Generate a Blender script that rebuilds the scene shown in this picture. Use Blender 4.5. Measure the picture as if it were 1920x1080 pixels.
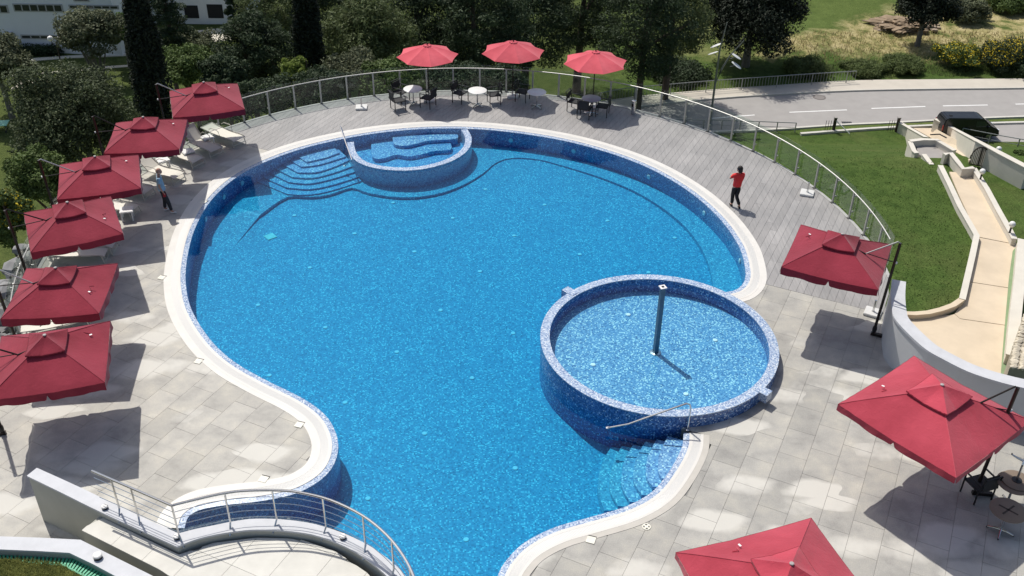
import bpy, bmesh, math, random
import numpy as np
from mathutils import Vector, Matrix, geometry

for o in list(bpy.data.objects):
    bpy.data.objects.remove(o, do_unlink=True)
SC = bpy.context.scene
COL = SC.collection
R = math.radians

# ------------------------------------------------------------------ camera
FOC, PITCH, ROLL, HC = 1900.0, R(33.6), R(0.8), 18.3      # focal length in photo pixels, tilt, roll, metres above the terrace
_c, _s = math.cos(PITCH), math.sin(PITCH)
FW = np.array([0, _c, -_s]); _up = np.array([0, _s, _c]); _rt = np.array([1.0, 0, 0])
RT = math.cos(ROLL) * _rt + math.sin(ROLL) * _up
UP = -math.sin(ROLL) * _rt + math.cos(ROLL) * _up
cam = bpy.data.cameras.new('camera')
cam.sensor_width = 36; cam.lens = 36 * FOC / 1920; cam.clip_end = 4000; cam.clip_start = 0.1
co = bpy.data.objects.new('camera', cam); COL.objects.link(co)
mw = Matrix.Identity(4)
for i in range(3):
    mw[i][0] = RT[i]; mw[i][1] = UP[i]; mw[i][2] = -FW[i]
mw[0][3], mw[1][3], mw[2][3] = 0, 0, HC
co.matrix_world = mw
SC.camera = co

# ------------------------------------------------------------------ sky, sun, exposure
SUNV = Vector((0.345, -0.495, -1.0)).normalized()        # direction the sunlight travels
EL = math.asin(-SUNV.z); AZ = math.atan2(-SUNV.x, -SUNV.y)
W = bpy.data.worlds.new('World'); SC.world = W; W.use_nodes = True
wn = W.node_tree.nodes; bg = wn['Background']
sky = wn.new('ShaderNodeTexSky'); sky.sky_type = 'NISHITA'; sky.sun_disc = False
sky.sun_elevation = EL; sky.sun_rotation = AZ; sky.air_density = 1.0; sky.dust_density = 2.5
W.node_tree.links.new(sky.outputs[0], bg.inputs[0]); bg.inputs[1].default_value = 0.11
sd = bpy.data.lights.new('sun', 'SUN'); sd.energy = 4.0; sd.angle = R(0.5); sd.color = (1.0, 0.955, 0.88)
so = bpy.data.objects.new('sun', sd); COL.objects.link(so)
so.rotation_euler = SUNV.to_track_quat('-Z', 'Y').to_euler()
vs = SC.view_settings
vs.view_transform = 'Standard'; vs.look = 'None'; vs.gamma = 1; vs.exposure = 0.0
vs.use_curve_mapping = False
SC.cycles.max_bounces = 6; SC.cycles.transparent_max_bounces = 16
SC.cycles.diffuse_bounces = 3; SC.cycles.glossy_bounces = 2; SC.cycles.volume_bounces = 0
SC.cycles.caustics_reflective = False; SC.cycles.caustics_refractive = False

# ------------------------------------------------------------------ from a measured pixel to a place in the world
def ray(px, py):
    return FW + RT * ((px - 960) / FOC) - UP * ((py - 540) / FOC)
def G(px, py, z=0.0):
    d = ray(px, py); t = (z - HC) / d[2]
    return Vector((d[0] * t, d[1] * t, z))
def GL(pts, z=0.0):
    return [G(x, y, z) for x, y in pts]
def atY(px, py, Y):
    d = ray(px, py); t = Y / d[1]
    return Vector((d[0] * t, Y, HC + d[2] * t))
def pix(v):
    X = np.array([v[0], v[1], v[2] - HC]); d = X @ FW
    return 960 + FOC * (X @ RT) / d, 540 - FOC * (X @ UP) / d
def z_for(x, y, py):
    lo, hi = -40.0, 30.0
    for _ in range(50):
        m = (lo + hi) / 2
        if pix((x, y, m))[1] > py: lo = m
        else: hi = m
    return (lo + hi) / 2
def sm(a, b, x):
    t = min(1, max(0, (x - a) / (b - a))); return t * t * (3 - 2 * t)
def height(x, y):
    """the hillside below the terrace"""
    right = -9 - 10.9 * min(1, max(0, (y - 56) / 25.0))
    left = -20 + 1.0 * math.sin(x * .07) * sm(-20, -60, x)
    w = sm(6, 17, x + (y - 60) * .08)
    z = left * (1 - w) + right * w
    if y > 96: z += 3.2 * sm(96, 150, y) + (.45 * math.sin(x * .23 + 1) * math.sin(y * .31) if x > 20 else 0) * sm(98, 106, y)
    return z
def T(px, py, dz=0.0):
    d = ray(px, py); lo, hi = 20.0, 260.0
    prev = 20.0
    for k in range(1, 400):
        t = 20 + k * .6
        p = d * t
        if HC + p[2] < height(p[0], p[1]) + dz:
            lo, hi = t - .6, t; break
    for _ in range(30):
        m = (lo + hi) / 2; p = d * m
        if HC + p[2] < height(p[0], p[1]) + dz: hi = m
        else: lo = m
    p = d * hi
    return Vector((p[0], p[1], HC + p[2]))
def TL(pts, dz=0.0):
    return [T(x, y, dz) for x, y in pts]

# ------------------------------------------------------------------ mesh helpers
class MB:
    def __init__(s): s.v = []; s.f = []; s.m = []; s.mi = 0
    def add(s, vs, fs):
        o = len(s.v); s.v += [tuple(v) for v in vs]; s.f += [tuple(i + o for i in f) for f in fs]; s.m += [s.mi] * len(fs)
        return s
    def box(s, c, size, rz=0.0, mat=None):
        hx, hy, hz = size[0] / 2, size[1] / 2, size[2] / 2
        M_ = mat or Matrix.Rotation(rz, 3, 'Z')
        vs = [Vector(c) + M_ @ Vector((x * hx, y * hy, z * hz)) for x, y, z in
              ((-1,-1,-1),(1,-1,-1),(1,1,-1),(-1,1,-1),(-1,-1,1),(1,-1,1),(1,1,1),(-1,1,1))]
        return s.add(vs, [(0,3,2,1),(4,5,6,7),(0,1,5,4),(1,2,6,5),(2,3,7,6),(3,0,4,7)])
    def bar(s, a, b, w, h=None):
        a = Vector(a); b = Vector(b); d = (b - a); L = d.length
        q = d.to_track_quat('Y', 'Z').to_matrix()
        return s.box((a + b) / 2, (w, L, h or w), mat=q)
    def tube(s, pts, r, n=8, closed=False, cap=True):
        pts = [Vector(p) for p in pts]; N = len(pts); rs = r if isinstance(r, (list, tuple)) else [r] * N
        rings = []; ref = Vector((0, 0, 1))
        for i, p in enumerate(pts):
            if closed: t = pts[(i + 1) % N] - pts[i - 1]
            else: t = pts[min(i + 1, N - 1)] - pts[max(i - 1, 0)]
            if t.length < 1e-9: t = Vector((0, 0, 1))
            t.normalize()
            rf = ref if abs(t.dot(ref)) < .95 else Vector((1, 0, 0))
            a = t.cross(rf).normalized(); b = t.cross(a).normalized()
            rings.append([p + (a * math.cos(2 * math.pi * k / n) + b * math.sin(2 * math.pi * k / n)) * rs[i] for k in range(n)])
        vs = [v for rg in rings for v in rg]; fs = []
        for i in range(N if closed else N - 1):
            j = (i + 1) % N
            for k in range(n):
                fs.append((i * n + k, i * n + (k + 1) % n, j * n + (k + 1) % n, j * n + k))
        if cap and not closed:
            fs.append(tuple(range(n - 1, -1, -1))); fs.append(tuple((N - 1) * n + k for k in range(n)))
        return s.add(vs, fs)
    def lathe(s, prof, c=(0, 0, 0), n=20):
        c = Vector(c); vs = []; fs = []
        for r, z in prof:
            for k in range(n):
                a = 2 * math.pi * k / n; vs.append(c + Vector((r * math.cos(a), r * math.sin(a), z)))
        for i in range(len(prof) - 1):
            for k in range(n):
                fs.append((i * n + k, i * n + (k + 1) % n, (i + 1) * n + (k + 1) % n, (i + 1) * n + k))
        fs.append(tuple(range(n - 1, -1, -1))); fs.append(tuple((len(prof) - 1) * n + k for k in range(n)))
        return s.add(vs, fs)
    def prism(s, poly, z0, z1, bottom=True):
        """poly: list of xy(z) points; z0 / z1 numbers or, when None, the point's own z plus the other value"""
        P_ = [Vector((p[0], p[1], 0)) for p in poly]; n = len(P_)
        ar = sum(P_[i].x * P_[(i + 1) % n].y - P_[(i + 1) % n].x * P_[i].y for i in range(n))
        if ar < 0: P_.reverse()
        vs = [(p.x, p.y, z0) for p in P_] + [(p.x, p.y, z1) for p in P_]
        fs = [tuple(range(n, 2 * n))] + [(i, (i + 1) % n, n + (i + 1) % n, n + i) for i in range(n)]
        if bottom: fs.append(tuple(range(n - 1, -1, -1)))
        return s.add(vs, fs)
    def slab(s, pts, th):
        """polygon with its own heights, thickness th downwards"""
        n = len(pts); P_ = [Vector(p) for p in pts]
        ar = sum(P_[i].x * P_[(i + 1) % n].y - P_[(i + 1) % n].x * P_[i].y for i in range(n))
        if ar < 0: P_.reverse()
        vs = [p - Vector((0, 0, th)) for p in P_] + P_
        return s.add(vs, [tuple(range(n, 2 * n))] + [(i, (i + 1) % n, n + (i + 1) % n, n + i) for i in range(n)] + [tuple(range(n - 1, -1, -1))])
    def band(s, A, B, th):
        """a strip between two polylines of equal length, with thickness"""
        n = len(A); vs = [Vector(p) for p in A] + [Vector(p) for p in B]; dn = Vector((0, 0, th))
        vs += [v - dn for v in vs]; fs = []
        for i in range(n - 1):
            fs += [(i, i + 1, n + i + 1, n + i), (2 * n + i, 3 * n + i, 3 * n + i + 1, 2 * n + i + 1),
                   (i, 2 * n + i, 2 * n + i + 1, i + 1), (n + i, n + i + 1, 3 * n + i + 1, 3 * n + i)]
        fs += [(0, n, 3 * n, 2 * n), (n - 1, 3 * n - 1, 4 * n - 1, 2 * n - 1)]
        s.add(vs, fs); return s
    def mesh(s, name, mats=None, smooth=False):
        me = bpy.data.meshes.new(name); me.from_pydata(s.v, [], s.f)
        bm = bmesh.new(); bm.from_mesh(me); bmesh.ops.recalc_face_normals(bm, faces=bm.faces); bm.to_mesh(me); bm.free()
        for m in (mats or []): me.materials.append(m)
        if len(mats or []) > 1: me.polygons.foreach_set('material_index', s.m)
        if smooth:
            me.polygons.foreach_set('use_smooth', [True] * len(me.polygons))
            try: me.set_sharp_from_angle(angle=R(38))
            except Exception: pass
        me.update()
        return me
    def build(s, name, mat, parent=None, smooth=False):
        mats = list(mat) if isinstance(mat, (list, tuple)) else [mat]
        return link(name, s.mesh(name, mats, smooth), parent)
def link(name, data, parent=None):
    o = bpy.data.objects.new(name, data); COL.objects.link(o)
    if parent is not None: o.parent = parent
    return o
def empty(name, loc=(0, 0, 0), rz=0.0):
    o = bpy.data.objects.new(name, None); COL.objects.link(o); o.location = loc; o.rotation_euler = (0, 0, rz); o.empty_display_size = .2
    return o
def tag(o, label, cat, group=None):
    o['label'] = label; o['category'] = cat
    if group: o['group'] = group
    return o
def struct(o): o['kind'] = 'structure'; return o
def stuff(o): o['kind'] = 'stuff'; return o
def copy_tree(o, parent=None):
    c = o.copy(); COL.objects.link(c)
    if parent is not None: c.parent = parent
    for ch in list(o.children): copy_tree(ch, c)
    return c
def spline(pts, per=6, closed=False):
    P_ = [Vector(p) for p in pts]; n = len(P_); out = []
    rng = range(n) if closed else range(n - 1)
    for i in rng:
        if closed: a, b, c, d = P_[i - 1], P_[i], P_[(i + 1) % n], P_[(i + 2) % n]
        else: a, b, c, d = P_[max(i - 1, 0)], P_[i], P_[i + 1], P_[min(i + 2, n - 1)]
        for k in range(per):
            t = k / per
            out.append(.5 * ((2 * b) + (c - a) * t + (2 * a - 5 * b + 4 * c - d) * t * t + (3 * b - a - 3 * c + d) * t ** 3))
    if not closed: out.append(P_[-1])
    return out
def offset(pts, d, closed=True):
    """offset a polyline sideways; positive = to the left of its direction"""
    n = len(pts); out = []
    for i in range(n):
        a = pts[i - 1] if (closed or i > 0) else pts[i]; b = pts[(i + 1) % n] if (closed or i < n - 1) else pts[i]
        t = Vector((b[0] - a[0], b[1] - a[1])); t.normalize()
        out.append(Vector((pts[i][0] - t.y * d, pts[i][1] + t.x * d, pts[i][2] if len(pts[i]) > 2 else 0)))
    return out

# ------------------------------------------------------------------ materials
def newmat(name):
    m = bpy.data.materials.new(name); m.use_nodes = True
    nt = m.node_tree; return m, nt, nt.nodes, nt.links, nt.nodes['Principled BSDF']
def ramp(N, stops, interp='LINEAR'):
    r = N.new('ShaderNodeValToRGB'); r.color_ramp.interpolation = interp
    e = r.color_ramp.elements
    while len(e) < len(stops): e.new(.5)
    for i, (p, c) in enumerate(stops):
        e[i].position = p; e[i].color = (*c, 1) if len(c) == 3 else c
    return r
def mixc(N, L, f, a, b, mode='MIX'):
    m = N.new('ShaderNodeMix'); m.data_type = 'RGBA'; m.blend_type = mode
    for sock, v in ((m.inputs[0], f), (m.inputs[6], a), (m.inputs[7], b)):
        if hasattr(v, 'links'): L.new(v, sock)
        else: sock.default_value = v if not isinstance(v, tuple) else ((*v, 1) if len(v) == 3 else v)
    return m.outputs[2]
def noise(N, L, scale, detail=4, vec=None, rough=.6, dist=0):
    n = N.new('ShaderNodeTexNoise'); n.inputs['Scale'].default_value = scale; n.inputs['Detail'].default_value = detail
    n.inputs['Roughness'].default_value = rough; n.inputs['Distortion'].default_value = dist
    if vec is not None: L.new(vec, n.inputs['Vector'])
    return n.outputs['Fac']
def pos(N): return N.new('ShaderNodeNewGeometry').outputs['Position']
def bump(N, L, h, strength, dist=.02):
    b = N.new('ShaderNodeBump'); b.inputs['Strength'].default_value = strength; b.inputs['Distance'].default_value = dist
    L.new(h, b.inputs['Height']); return b.outputs['Normal']
def M(name, col, rough=.6, metal=0.0, var=.12, scale=6.0, bmp=0.0, bscale=60.0, spec=.4, rnd=0.0, world=True):
    m, nt, N, L, P = newmat(name)
    v = pos(N) if world else N.new('ShaderNodeTexCoord').outputs['Object']
    n = noise(N, L, scale, 5, v)
    lo = tuple(max(0, c * (1 - var)) for c in col); hi = tuple(min(1, c * (1 + var)) for c in col)
    rp = ramp(N, [(.3, lo), (.7, hi)]); L.new(n, rp.inputs[0]); c = rp.outputs[0]
    if rnd:
        oi = N.new('ShaderNodeObjectInfo'); mr = N.new('ShaderNodeMapRange'); mr.inputs[3].default_value = 1 - rnd; mr.inputs[4].default_value = 1 + rnd
        L.new(oi.outputs['Random'], mr.inputs[0]); c = mixc(N, L, 1.0, c, mr.outputs[0], 'MULTIPLY')
    L.new(c, P.inputs['Base Color']); P.inputs['Roughness'].default_value = rough; P.inputs['Metallic'].default_value = metal
    P.inputs['Specular IOR Level'].default_value = spec
    if bmp: L.new(bump(N, L, noise(N, L, bscale, 4, v), bmp), P.inputs['Normal'])
    return m
def mosaic(name, stops, cell=.04, rough=.25):
    m, nt, N, L, P = newmat(name)
    p = pos(N); a = N.new('ShaderNodeVectorMath'); a.operation = 'ADD'; a.inputs[1].default_value = (5.013, 3.007, .0137); L.new(p, a.inputs[0])
    s = N.new('ShaderNodeVectorMath'); s.operation = 'SNAP'; s.inputs[1].default_value = (cell, cell, cell); L.new(a.outputs[0], s.inputs[0])
    w = N.new('ShaderNodeTexWhiteNoise'); w.noise_dimensions = '3D'; L.new(s.outputs[0], w.inputs[0])
    rp = ramp(N, stops, 'CONSTANT')
    ad = N.new('ShaderNodeMath'); ad.operation = 'MULTIPLY_ADD'; L.new(noise(N, L, 1.6, 3, p), ad.inputs[0]); ad.inputs[1].default_value = .22
    sb = N.new('ShaderNodeMath'); sb.operation = 'SUBTRACT'; L.new(w.outputs['Value'], sb.inputs[0]); sb.inputs[1].default_value = .11
    L.new(sb.outputs[0], ad.inputs[2]); L.new(ad.outputs[0], rp.inputs[0])
    L.new(rp.outputs[0], P.inputs['Base Color']); P.inputs['Roughness'].default_value = rough
    return m
MOS_FLOOR = mosaic('blue_mosaic_floor', [(0, (.07, .25, .37)), (.10, (.10, .34, .48)), (.45, (.13, .40, .53)), (.74, (.17, .49, .60)), (.91, (.36, .72, .76))], .04)
MOS_RIM = mosaic('pale_mosaic_rim', [(0, (.15, .21, .36)), (.12, (.25, .34, .49)), (.36, (.34, .43, .57)), (.66, (.45, .53, .64)), (.86, (.63, .68, .72))], .033)
MOS_NAVY = mosaic('deep_mosaic_wall', [(0, (.03, .08, .24)), (.30, (.06, .14, .36)), (.60, (.10, .21, .46)), (.85, (.20, .34, .58)), (.93, (.6, .7, .82))], .035)
MOS_WALL = mosaic('mid_blue_mosaic_wall', [(0, (.07, .14, .30)), (.25, (.12, .23, .43)), (.55, (.18, .31, .52)), (.85, (.29, .45, .64)), (.94, (.6, .72, .82))], .035)
MOS_STEP = mosaic('periwinkle_mosaic_steps', [(0, (.09, .18, .38)), (.12, (.15, .29, .52)), (.45, (.20, .36, .58)), (.74, (.29, .47, .66)), (.90, (.52, .72, .80))], .04)
MOS_MID = mosaic('mid_step_mosaic', [(0, (.08, .21, .37)), (.11, (.12, .31, .50)), (.45, (.16, .37, .55)), (.74, (.22, .47, .62)), (.90, (.44, .71, .78))], .04)
MOS_KID = mosaic('wading_pool_mosaic', [(0, (.06, .17, .34)), (.10, (.10, .27, .48)), (.40, (.14, .34, .55)), (.70, (.23, .45, .63)), (.87, (.48, .74, .78))], .038)

def water_mat(name, dens, col):
    m, nt, N, L, P = newmat(name)
    N.remove(P); out = N['Material Output']
    tr = N.new('ShaderNodeBsdfTransparent'); gl = N.new('ShaderNodeBsdfGlossy'); gl.inputs['Roughness'].default_value = .04
    fr = N.new('ShaderNodeFresnel'); bf = N.new('ShaderNodeNewGeometry'); mi = N.new('ShaderNodeMapRange'); mi.inputs[3].default_value = 1.33; mi.inputs[4].default_value = 1 / 1.33; L.new(bf.outputs['Backfacing'], mi.inputs[0]); L.new(mi.outputs[0], fr.inputs['IOR'])
    p = pos(N); nn = noise(N, L, 3.2, 3, p, .5, .6)
    nb = bump(N, L, nn, .03, .02); L.new(nb, gl.inputs['Normal']); L.new(nb, fr.inputs['Normal'])
    mx = N.new('ShaderNodeMixShader'); L.new(fr.outputs[0], mx.inputs[0]); L.new(tr.outputs[0], mx.inputs[1]); L.new(gl.outputs[0], mx.inputs[2])
    L.new(mx.outputs[0], out.inputs['Surface'])
    va = N.new('ShaderNodeVolumeAbsorption'); va.inputs['Color'].default_value = (*col, 1); va.inputs['Density'].default_value = dens
    L.new(va.outputs[0], out.inputs['Volume'])
    return m
WATER = water_mat('pool_water', .92, (.0, .76, .93))
WATER_K = water_mat('wading_pool_water', .62, (.02, .72, .93))

def stone_mat():
    m, nt, N, L, P = newmat('paving_stone')
    p = pos(N)
    n1 = noise(N, L, .22, 3, p); n2 = noise(N, L, 1.3, 5, p, .62); n3 = noise(N, L, 38, 3, p, .7)
    sx = N.new('ShaderNodeSeparateXYZ'); L.new(p, sx.inputs[0])
    mr = N.new('ShaderNodeMapRange'); mr.inputs[1].default_value = -7; mr.inputs[2].default_value = 7; L.new(sx.outputs[0], mr.inputs[0])
    c0 = mixc(N, L, mr.outputs[0], (.425, .41, .37), (.375, .366, .335))       # the left terrace is laid in a paler stone
    r2 = ramp(N, [(.30, (.74, .74, .75)), (.48, (.95, .95, .95)), (.60, (1.06, 1.05, 1.02)), (.72, (1.22, 1.20, 1.14))]); L.new(n2, r2.inputs[0])
    c1 = mixc(N, L, 1.0, c0, r2.outputs[0], 'MULTIPLY')
    r3 = ramp(N, [(.35, (.86, .86, .86)), (.65, (1.12, 1.12, 1.12))]); L.new(n3, r3.inputs[0])
    c2 = mixc(N, L, .8, c1, r3.outputs[0], 'MULTIPLY')
    oi = N.new('ShaderNodeObjectInfo'); m2 = N.new('ShaderNodeMapRange'); m2.inputs[3].default_value = .91; m2.inputs[4].default_value = 1.07; L.new(oi.outputs['Random'], m2.inputs[0])
    c3 = mixc(N, L, 1.0, c2, m2.outputs[0], 'MULTIPLY')
    # pale patches of window-reflected sun painted into the colour, each with its own outline
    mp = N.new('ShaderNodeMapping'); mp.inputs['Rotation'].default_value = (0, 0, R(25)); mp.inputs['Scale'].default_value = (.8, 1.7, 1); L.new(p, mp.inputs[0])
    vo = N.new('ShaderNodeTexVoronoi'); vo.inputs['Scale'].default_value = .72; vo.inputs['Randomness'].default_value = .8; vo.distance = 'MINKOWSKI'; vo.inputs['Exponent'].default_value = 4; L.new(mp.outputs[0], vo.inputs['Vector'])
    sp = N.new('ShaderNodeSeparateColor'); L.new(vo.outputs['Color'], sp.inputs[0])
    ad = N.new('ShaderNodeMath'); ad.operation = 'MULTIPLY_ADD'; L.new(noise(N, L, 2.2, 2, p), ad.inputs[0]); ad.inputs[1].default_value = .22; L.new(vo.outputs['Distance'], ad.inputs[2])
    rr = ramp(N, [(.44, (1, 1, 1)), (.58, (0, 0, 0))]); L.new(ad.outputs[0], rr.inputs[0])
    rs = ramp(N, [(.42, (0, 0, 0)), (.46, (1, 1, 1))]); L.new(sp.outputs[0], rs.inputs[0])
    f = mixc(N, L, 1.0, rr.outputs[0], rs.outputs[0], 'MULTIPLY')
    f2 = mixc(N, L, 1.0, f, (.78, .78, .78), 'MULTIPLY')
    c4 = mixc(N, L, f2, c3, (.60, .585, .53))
    L.new(c4, P.inputs['Base Color']); P.inputs['Roughness'].default_value = .7
    L.new(bump(N, L, n3, .15, .004), P.inputs['Normal'])
    return m
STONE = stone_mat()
def plank_mat():
    m, nt, N, L, P = newmat('grey_decking')
    p = pos(N); mp = N.new('ShaderNodeMapping'); mp.inputs['Rotation'].default_value = (0, 0, R(25)); mp.inputs['Scale'].default_value = (14, .7, 1); mp.vector_type = 'POINT'; L.new(p, mp.inputs[0])
    n1 = noise(N, L, 1.0, 5, mp.outputs[0], .65); n2 = noise(N, L, .6, 3, p)
    rp = ramp(N, [(.3, (.255, .25, .245)), (.7, (.345, .335, .325))]); L.new(n1, rp.inputs[0])
    oi = N.new('ShaderNodeObjectInfo'); mr = N.new('ShaderNodeMapRange'); mr.inputs[3].default_value = .91; mr.inputs[4].default_value = 1.08; L.new(oi.outputs['Random'], mr.inputs[0])
    c = mixc(N, L, 1.0, rp.outputs[0], mr.outputs[0], 'MULTIPLY')
    r2 = ramp(N, [(.35, (.9, .9, .9)), (.65, (1.08, 1.07, 1.06))]); L.new(n2, r2.inputs[0])
    c = mixc(N, L, 1.0, c, r2.outputs[0], 'MULTIPLY')
    L.new(c, P.inputs['Base Color']); P.inputs['Roughness'].default_value = .55
    L.new(bump(N, L, n1, .25, .004), P.inputs['Normal'])
    return m
PLANK = plank_mat()
JOINT = M('joint_sand', (.25, .245, .23), .9)
WHITE_TILE = M('white_gutter_tile', (.66, .64, .595), .5, var=.05, scale=2.0, bmp=.05)
BEIGE_TILE = M('beige_border_tile', (.50, .475, .425), .6, var=.07, scale=2.5, bmp=.05)
def grate_mat():
    m, nt, N, L, P = newmat('white_grating')
    tc = N.new('ShaderNodeUVMap'); w = N.new('ShaderNodeTexWave'); w.inputs['Scale'].default_value = 9.0; w.bands_direction = 'X'; L.new(tc.outputs[0], w.inputs[0])
    rp = ramp(N, [(.15, (.50, .50, .48)), (.42, (.66, .65, .62))]); L.new(w.outputs[1], rp.inputs[0]); L.new(rp.outputs[0], P.inputs['Base Color'])
    P.inputs['Roughness'].default_value = .4; L.new(bump(N, L, w.outputs[1], .5, .01), P.inputs['Normal'])
    return m
GRATE = grate_mat()
WALL_PAINT = M('white_wall_paint', (.52, .53, .535), .75, var=.06, scale=1.2, bmp=.05)
WALL_OLIVE = M('grey_green_render', (.42, .42, .37), .8, var=.06, scale=1.5)
COPING = M('pale_stone_coping', (.53, .54, .56), .65, var=.07, scale=3.5, bmp=.05)
STEEL = M('stainless_steel', (.62, .62, .62), .22, 1.0, var=.05)
ALU = M('brushed_aluminium', (.46, .46, .44), .5, .75, var=.06)

UA = R(-25.5); UX = Vector((math.cos(UA), math.sin(UA))); VX = Vector((-math.sin(UA), math.cos(UA)))
def uv_(p): return p[0] * UX.x + p[1] * UX.y, p[0] * VX.x + p[1] * VX.y
def xy_(u, v): return UX.x * u + VX.x * v, UX.y * u + VX.y * v

# ------------------------------------------------------------------ fence circle, pool outline
FC = Vector((-1.82, 29.49)); FR = 14.44
def fr(a):       # a in degrees
    return FR - .5 * sm(148, 190, a)
def fpt(a, d=0.0, z=0.0):
    r = fr(a) + d; return Vector((FC.x + r * math.cos(R(a)), FC.y + r * math.sin(R(a)), z))
KC = G(1238, 648, .42); KC = Vector((KC.x, KC.y, 0)); KR = 3.46
_k = np.array([(1013,622),(1020,597),(1042,570),(1017,665),(1045,702),(1085,730),(1150,757),(1210,775),(1285,781),(1360,770),(1410,747),(1459,680),(1455,650),(1440,612),(1115,527),(1172,516),(1210,516),(1247,519),(1310,530),(1372,547)], float)
_g = np.array([G(x, y, .42)[:2] for x, y in _k]); _A = np.c_[2 * _g, np.ones(len(_g))]; _so = np.linalg.lstsq(_A, (_g ** 2).sum(1), rcond=None)[0]
KC = Vector((_so[0], _so[1], 0)); KR = math.sqrt(_so[2] + _so[0] ** 2 + _so[1] ** 2)

# water-side outline of the white gutter, traced counter-clockwise seen from above, starting at the wading pool on the right
far_px = [(1362, 553), (1390, 545), (1406, 525), (1405, 495), (1391, 455), (1352, 403), (1290, 351), (1205, 305), (1100, 270), (1000, 250), (900, 239), (800, 238),
          (700, 247), (600, 266), (520, 290), (445, 325), (390, 372), (356, 430), (340, 495), (340, 545), (352, 588), (385, 640), (430, 682), (490, 717), (560, 752), (600, 782), (619, 815),
          (622, 845), (612, 873), (590, 896), (550, 917), (490, 930), (420, 938), (370, 948), (342, 966), (333, 990)]
arc_px = [(338, 1010), (400, 995), (480, 984), (560, 990), (640, 1012), (700, 1045), (745, 1090), (775, 1140), (790, 1200)]     # under the railing wall
low_px = [(950, 1200), (937, 1130), (945, 1085), (960, 1056), (992, 1024), (1045, 997), (1110, 978), (1182, 956), (1235, 925), (1270, 880), (1290, 840), (1293, 812)]
farS = spline(GL(far_px), 5); lowS = spline(GL(low_px), 5)
arcS = spline(GL(arc_px, 0.0), 4)
a0 = math.atan2(lowS[-1].y - KC.y, lowS[-1].x - KC.x); a1 = math.atan2(farS[0].y - KC.y, farS[0].x - KC.x)
if a0 < 0: a0 += 2 * math.pi
while a1 < 0: a1 += 2 * math.pi
# the wading pool wall is the boundary on the pool side: run clockwise from a0 through pi to a1
karc = [Vector((KC.x + (KR - .1) * math.cos(a0 + (a1 - a0) * k / 30), KC.y + (KR - .1) * math.sin(a0 + (a1 - a0) * k / 30), 0)) for k in range(1, 30)]
POOL = farS + arcS + lowS + karc
_ar = sum(POOL[i].x * POOL[(i + 1) % len(POOL)].y - POOL[(i + 1) % len(POOL)].x * POOL[i].y for i in range(len(POOL)))
SGN = 1 if _ar > 0 else -1          # +1: interior on the left
def strip_in(line, d): return offset(line, d * SGN, closed=False)

# ---- pool basin
pool = struct(empty('swimming_pool'))
FLOOR_Z, LEDGE_Z, WATER_Z = -1.35, -.74, -.025
def fz(y): return -.815 - .016 * (37 - y)          # the floor falls gently towards the near end
def GF(px, py):
    z = -.9
    for _ in range(6): z = fz(G(px, py, z).y)
    return G(px, py, z)
b = MB(); b.v += [(p.x, p.y, fz(p.y)) for p in POOL]; b.f.append(tuple(range(len(POOL)))); b.m.append(0)
b.build('pool_floor', MOS_FLOOR, pool)
BAND = .16
for nm, line in (('far', farS), ('near', lowS)):
    inn = strip_in(line, BAND)
    b = MB(); b.band([p + Vector((0, 0, .0)) for p in line], [p + Vector((0, 0, -.012)) for p in inn], .03); b.build('mosaic_edge', MOS_RIM, pool)
    b = MB(); n = len(inn)
    b.add([(p.x, p.y, -.04) for p in inn] + [(p.x, p.y, FLOOR_Z - .02) for p in inn], [(i, i + 1, n + i + 1, n + i) for i in range(n - 1)])
    b.build('pool_wall', MOS_WALL, pool)
b = MB(); n = len(arcS); b.add([(p.x, p.y, .3) for p in arcS] + [(p.x, p.y, FLOOR_Z - .02) for p in arcS], [(i, i + 1, n + i + 1, n + i) for i in range(n - 1)])
b.build('pool_wall', MOS_WALL, pool)
# ledge running round the foot of the far wall
led = [(346, 585), (362, 565), (388, 532), (418, 492), (440, 462), (480, 412), (495, 397), (539, 369), (585, 369), (620, 364), (659, 352), (692, 362), (755, 370), (817, 364), (867, 347), (905, 325), (930, 305), (960, 296), (1010, 299), (1060, 312),
       (1122, 331), (1185, 356), (1235, 385), (1280, 420), (1310, 457), (1327, 490), (1335, 520), (1338, 545)]
led_z = {(346, 585): -1.1, (362, 565): -1.1, (388, 532): -1.05, (418, 492): -.99, (440, 462): -.90, (480, 412): -.80}
le = spline([G(x, y, led_z.get((x, y), LEDGE_Z)) for x, y in led], 3)
cen = Vector((-2.0, 30.0, 0))
def outward(p, r=10.6):
    d = (Vector((p.x, p.y, 0)) - cen).normalized(); return Vector((cen.x + d.x * r, cen.y + d.y * r, p.z))
b = MB(); b.band(le, [outward(p) for p in le], .25); b.build('pool_ledge', MOS_FLOOR, pool)
# entry steps beside the spa
stp = [[(575, 303.5), (610, 295.5), (637, 286)], [(565, 312.5), (600, 308), (649, 293)], [(557.5, 323), (590, 323), (620, 315), (655, 300)], [(547, 331.5), (585, 333.5), (625, 324), (662, 311)],
       [(541, 341), (580, 344), (625, 334.5), (668, 321)], [(536, 351), (580, 354.5), (625, 346), (674, 330.5)], [(538, 363.5), (578, 365), (622, 357), (678, 339)]]
for k, e in enumerate(stp):
    z = -.28 - .068 * k
    E_ = spline(GL(e, z), 4); far = [outward(p, 10.4 - .02 * k) for p in E_]
    b = MB(); b.band(E_, far, .9 + z + .02); b.build('step', MOS_STEP if k < 3 else MOS_MID, pool)
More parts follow.
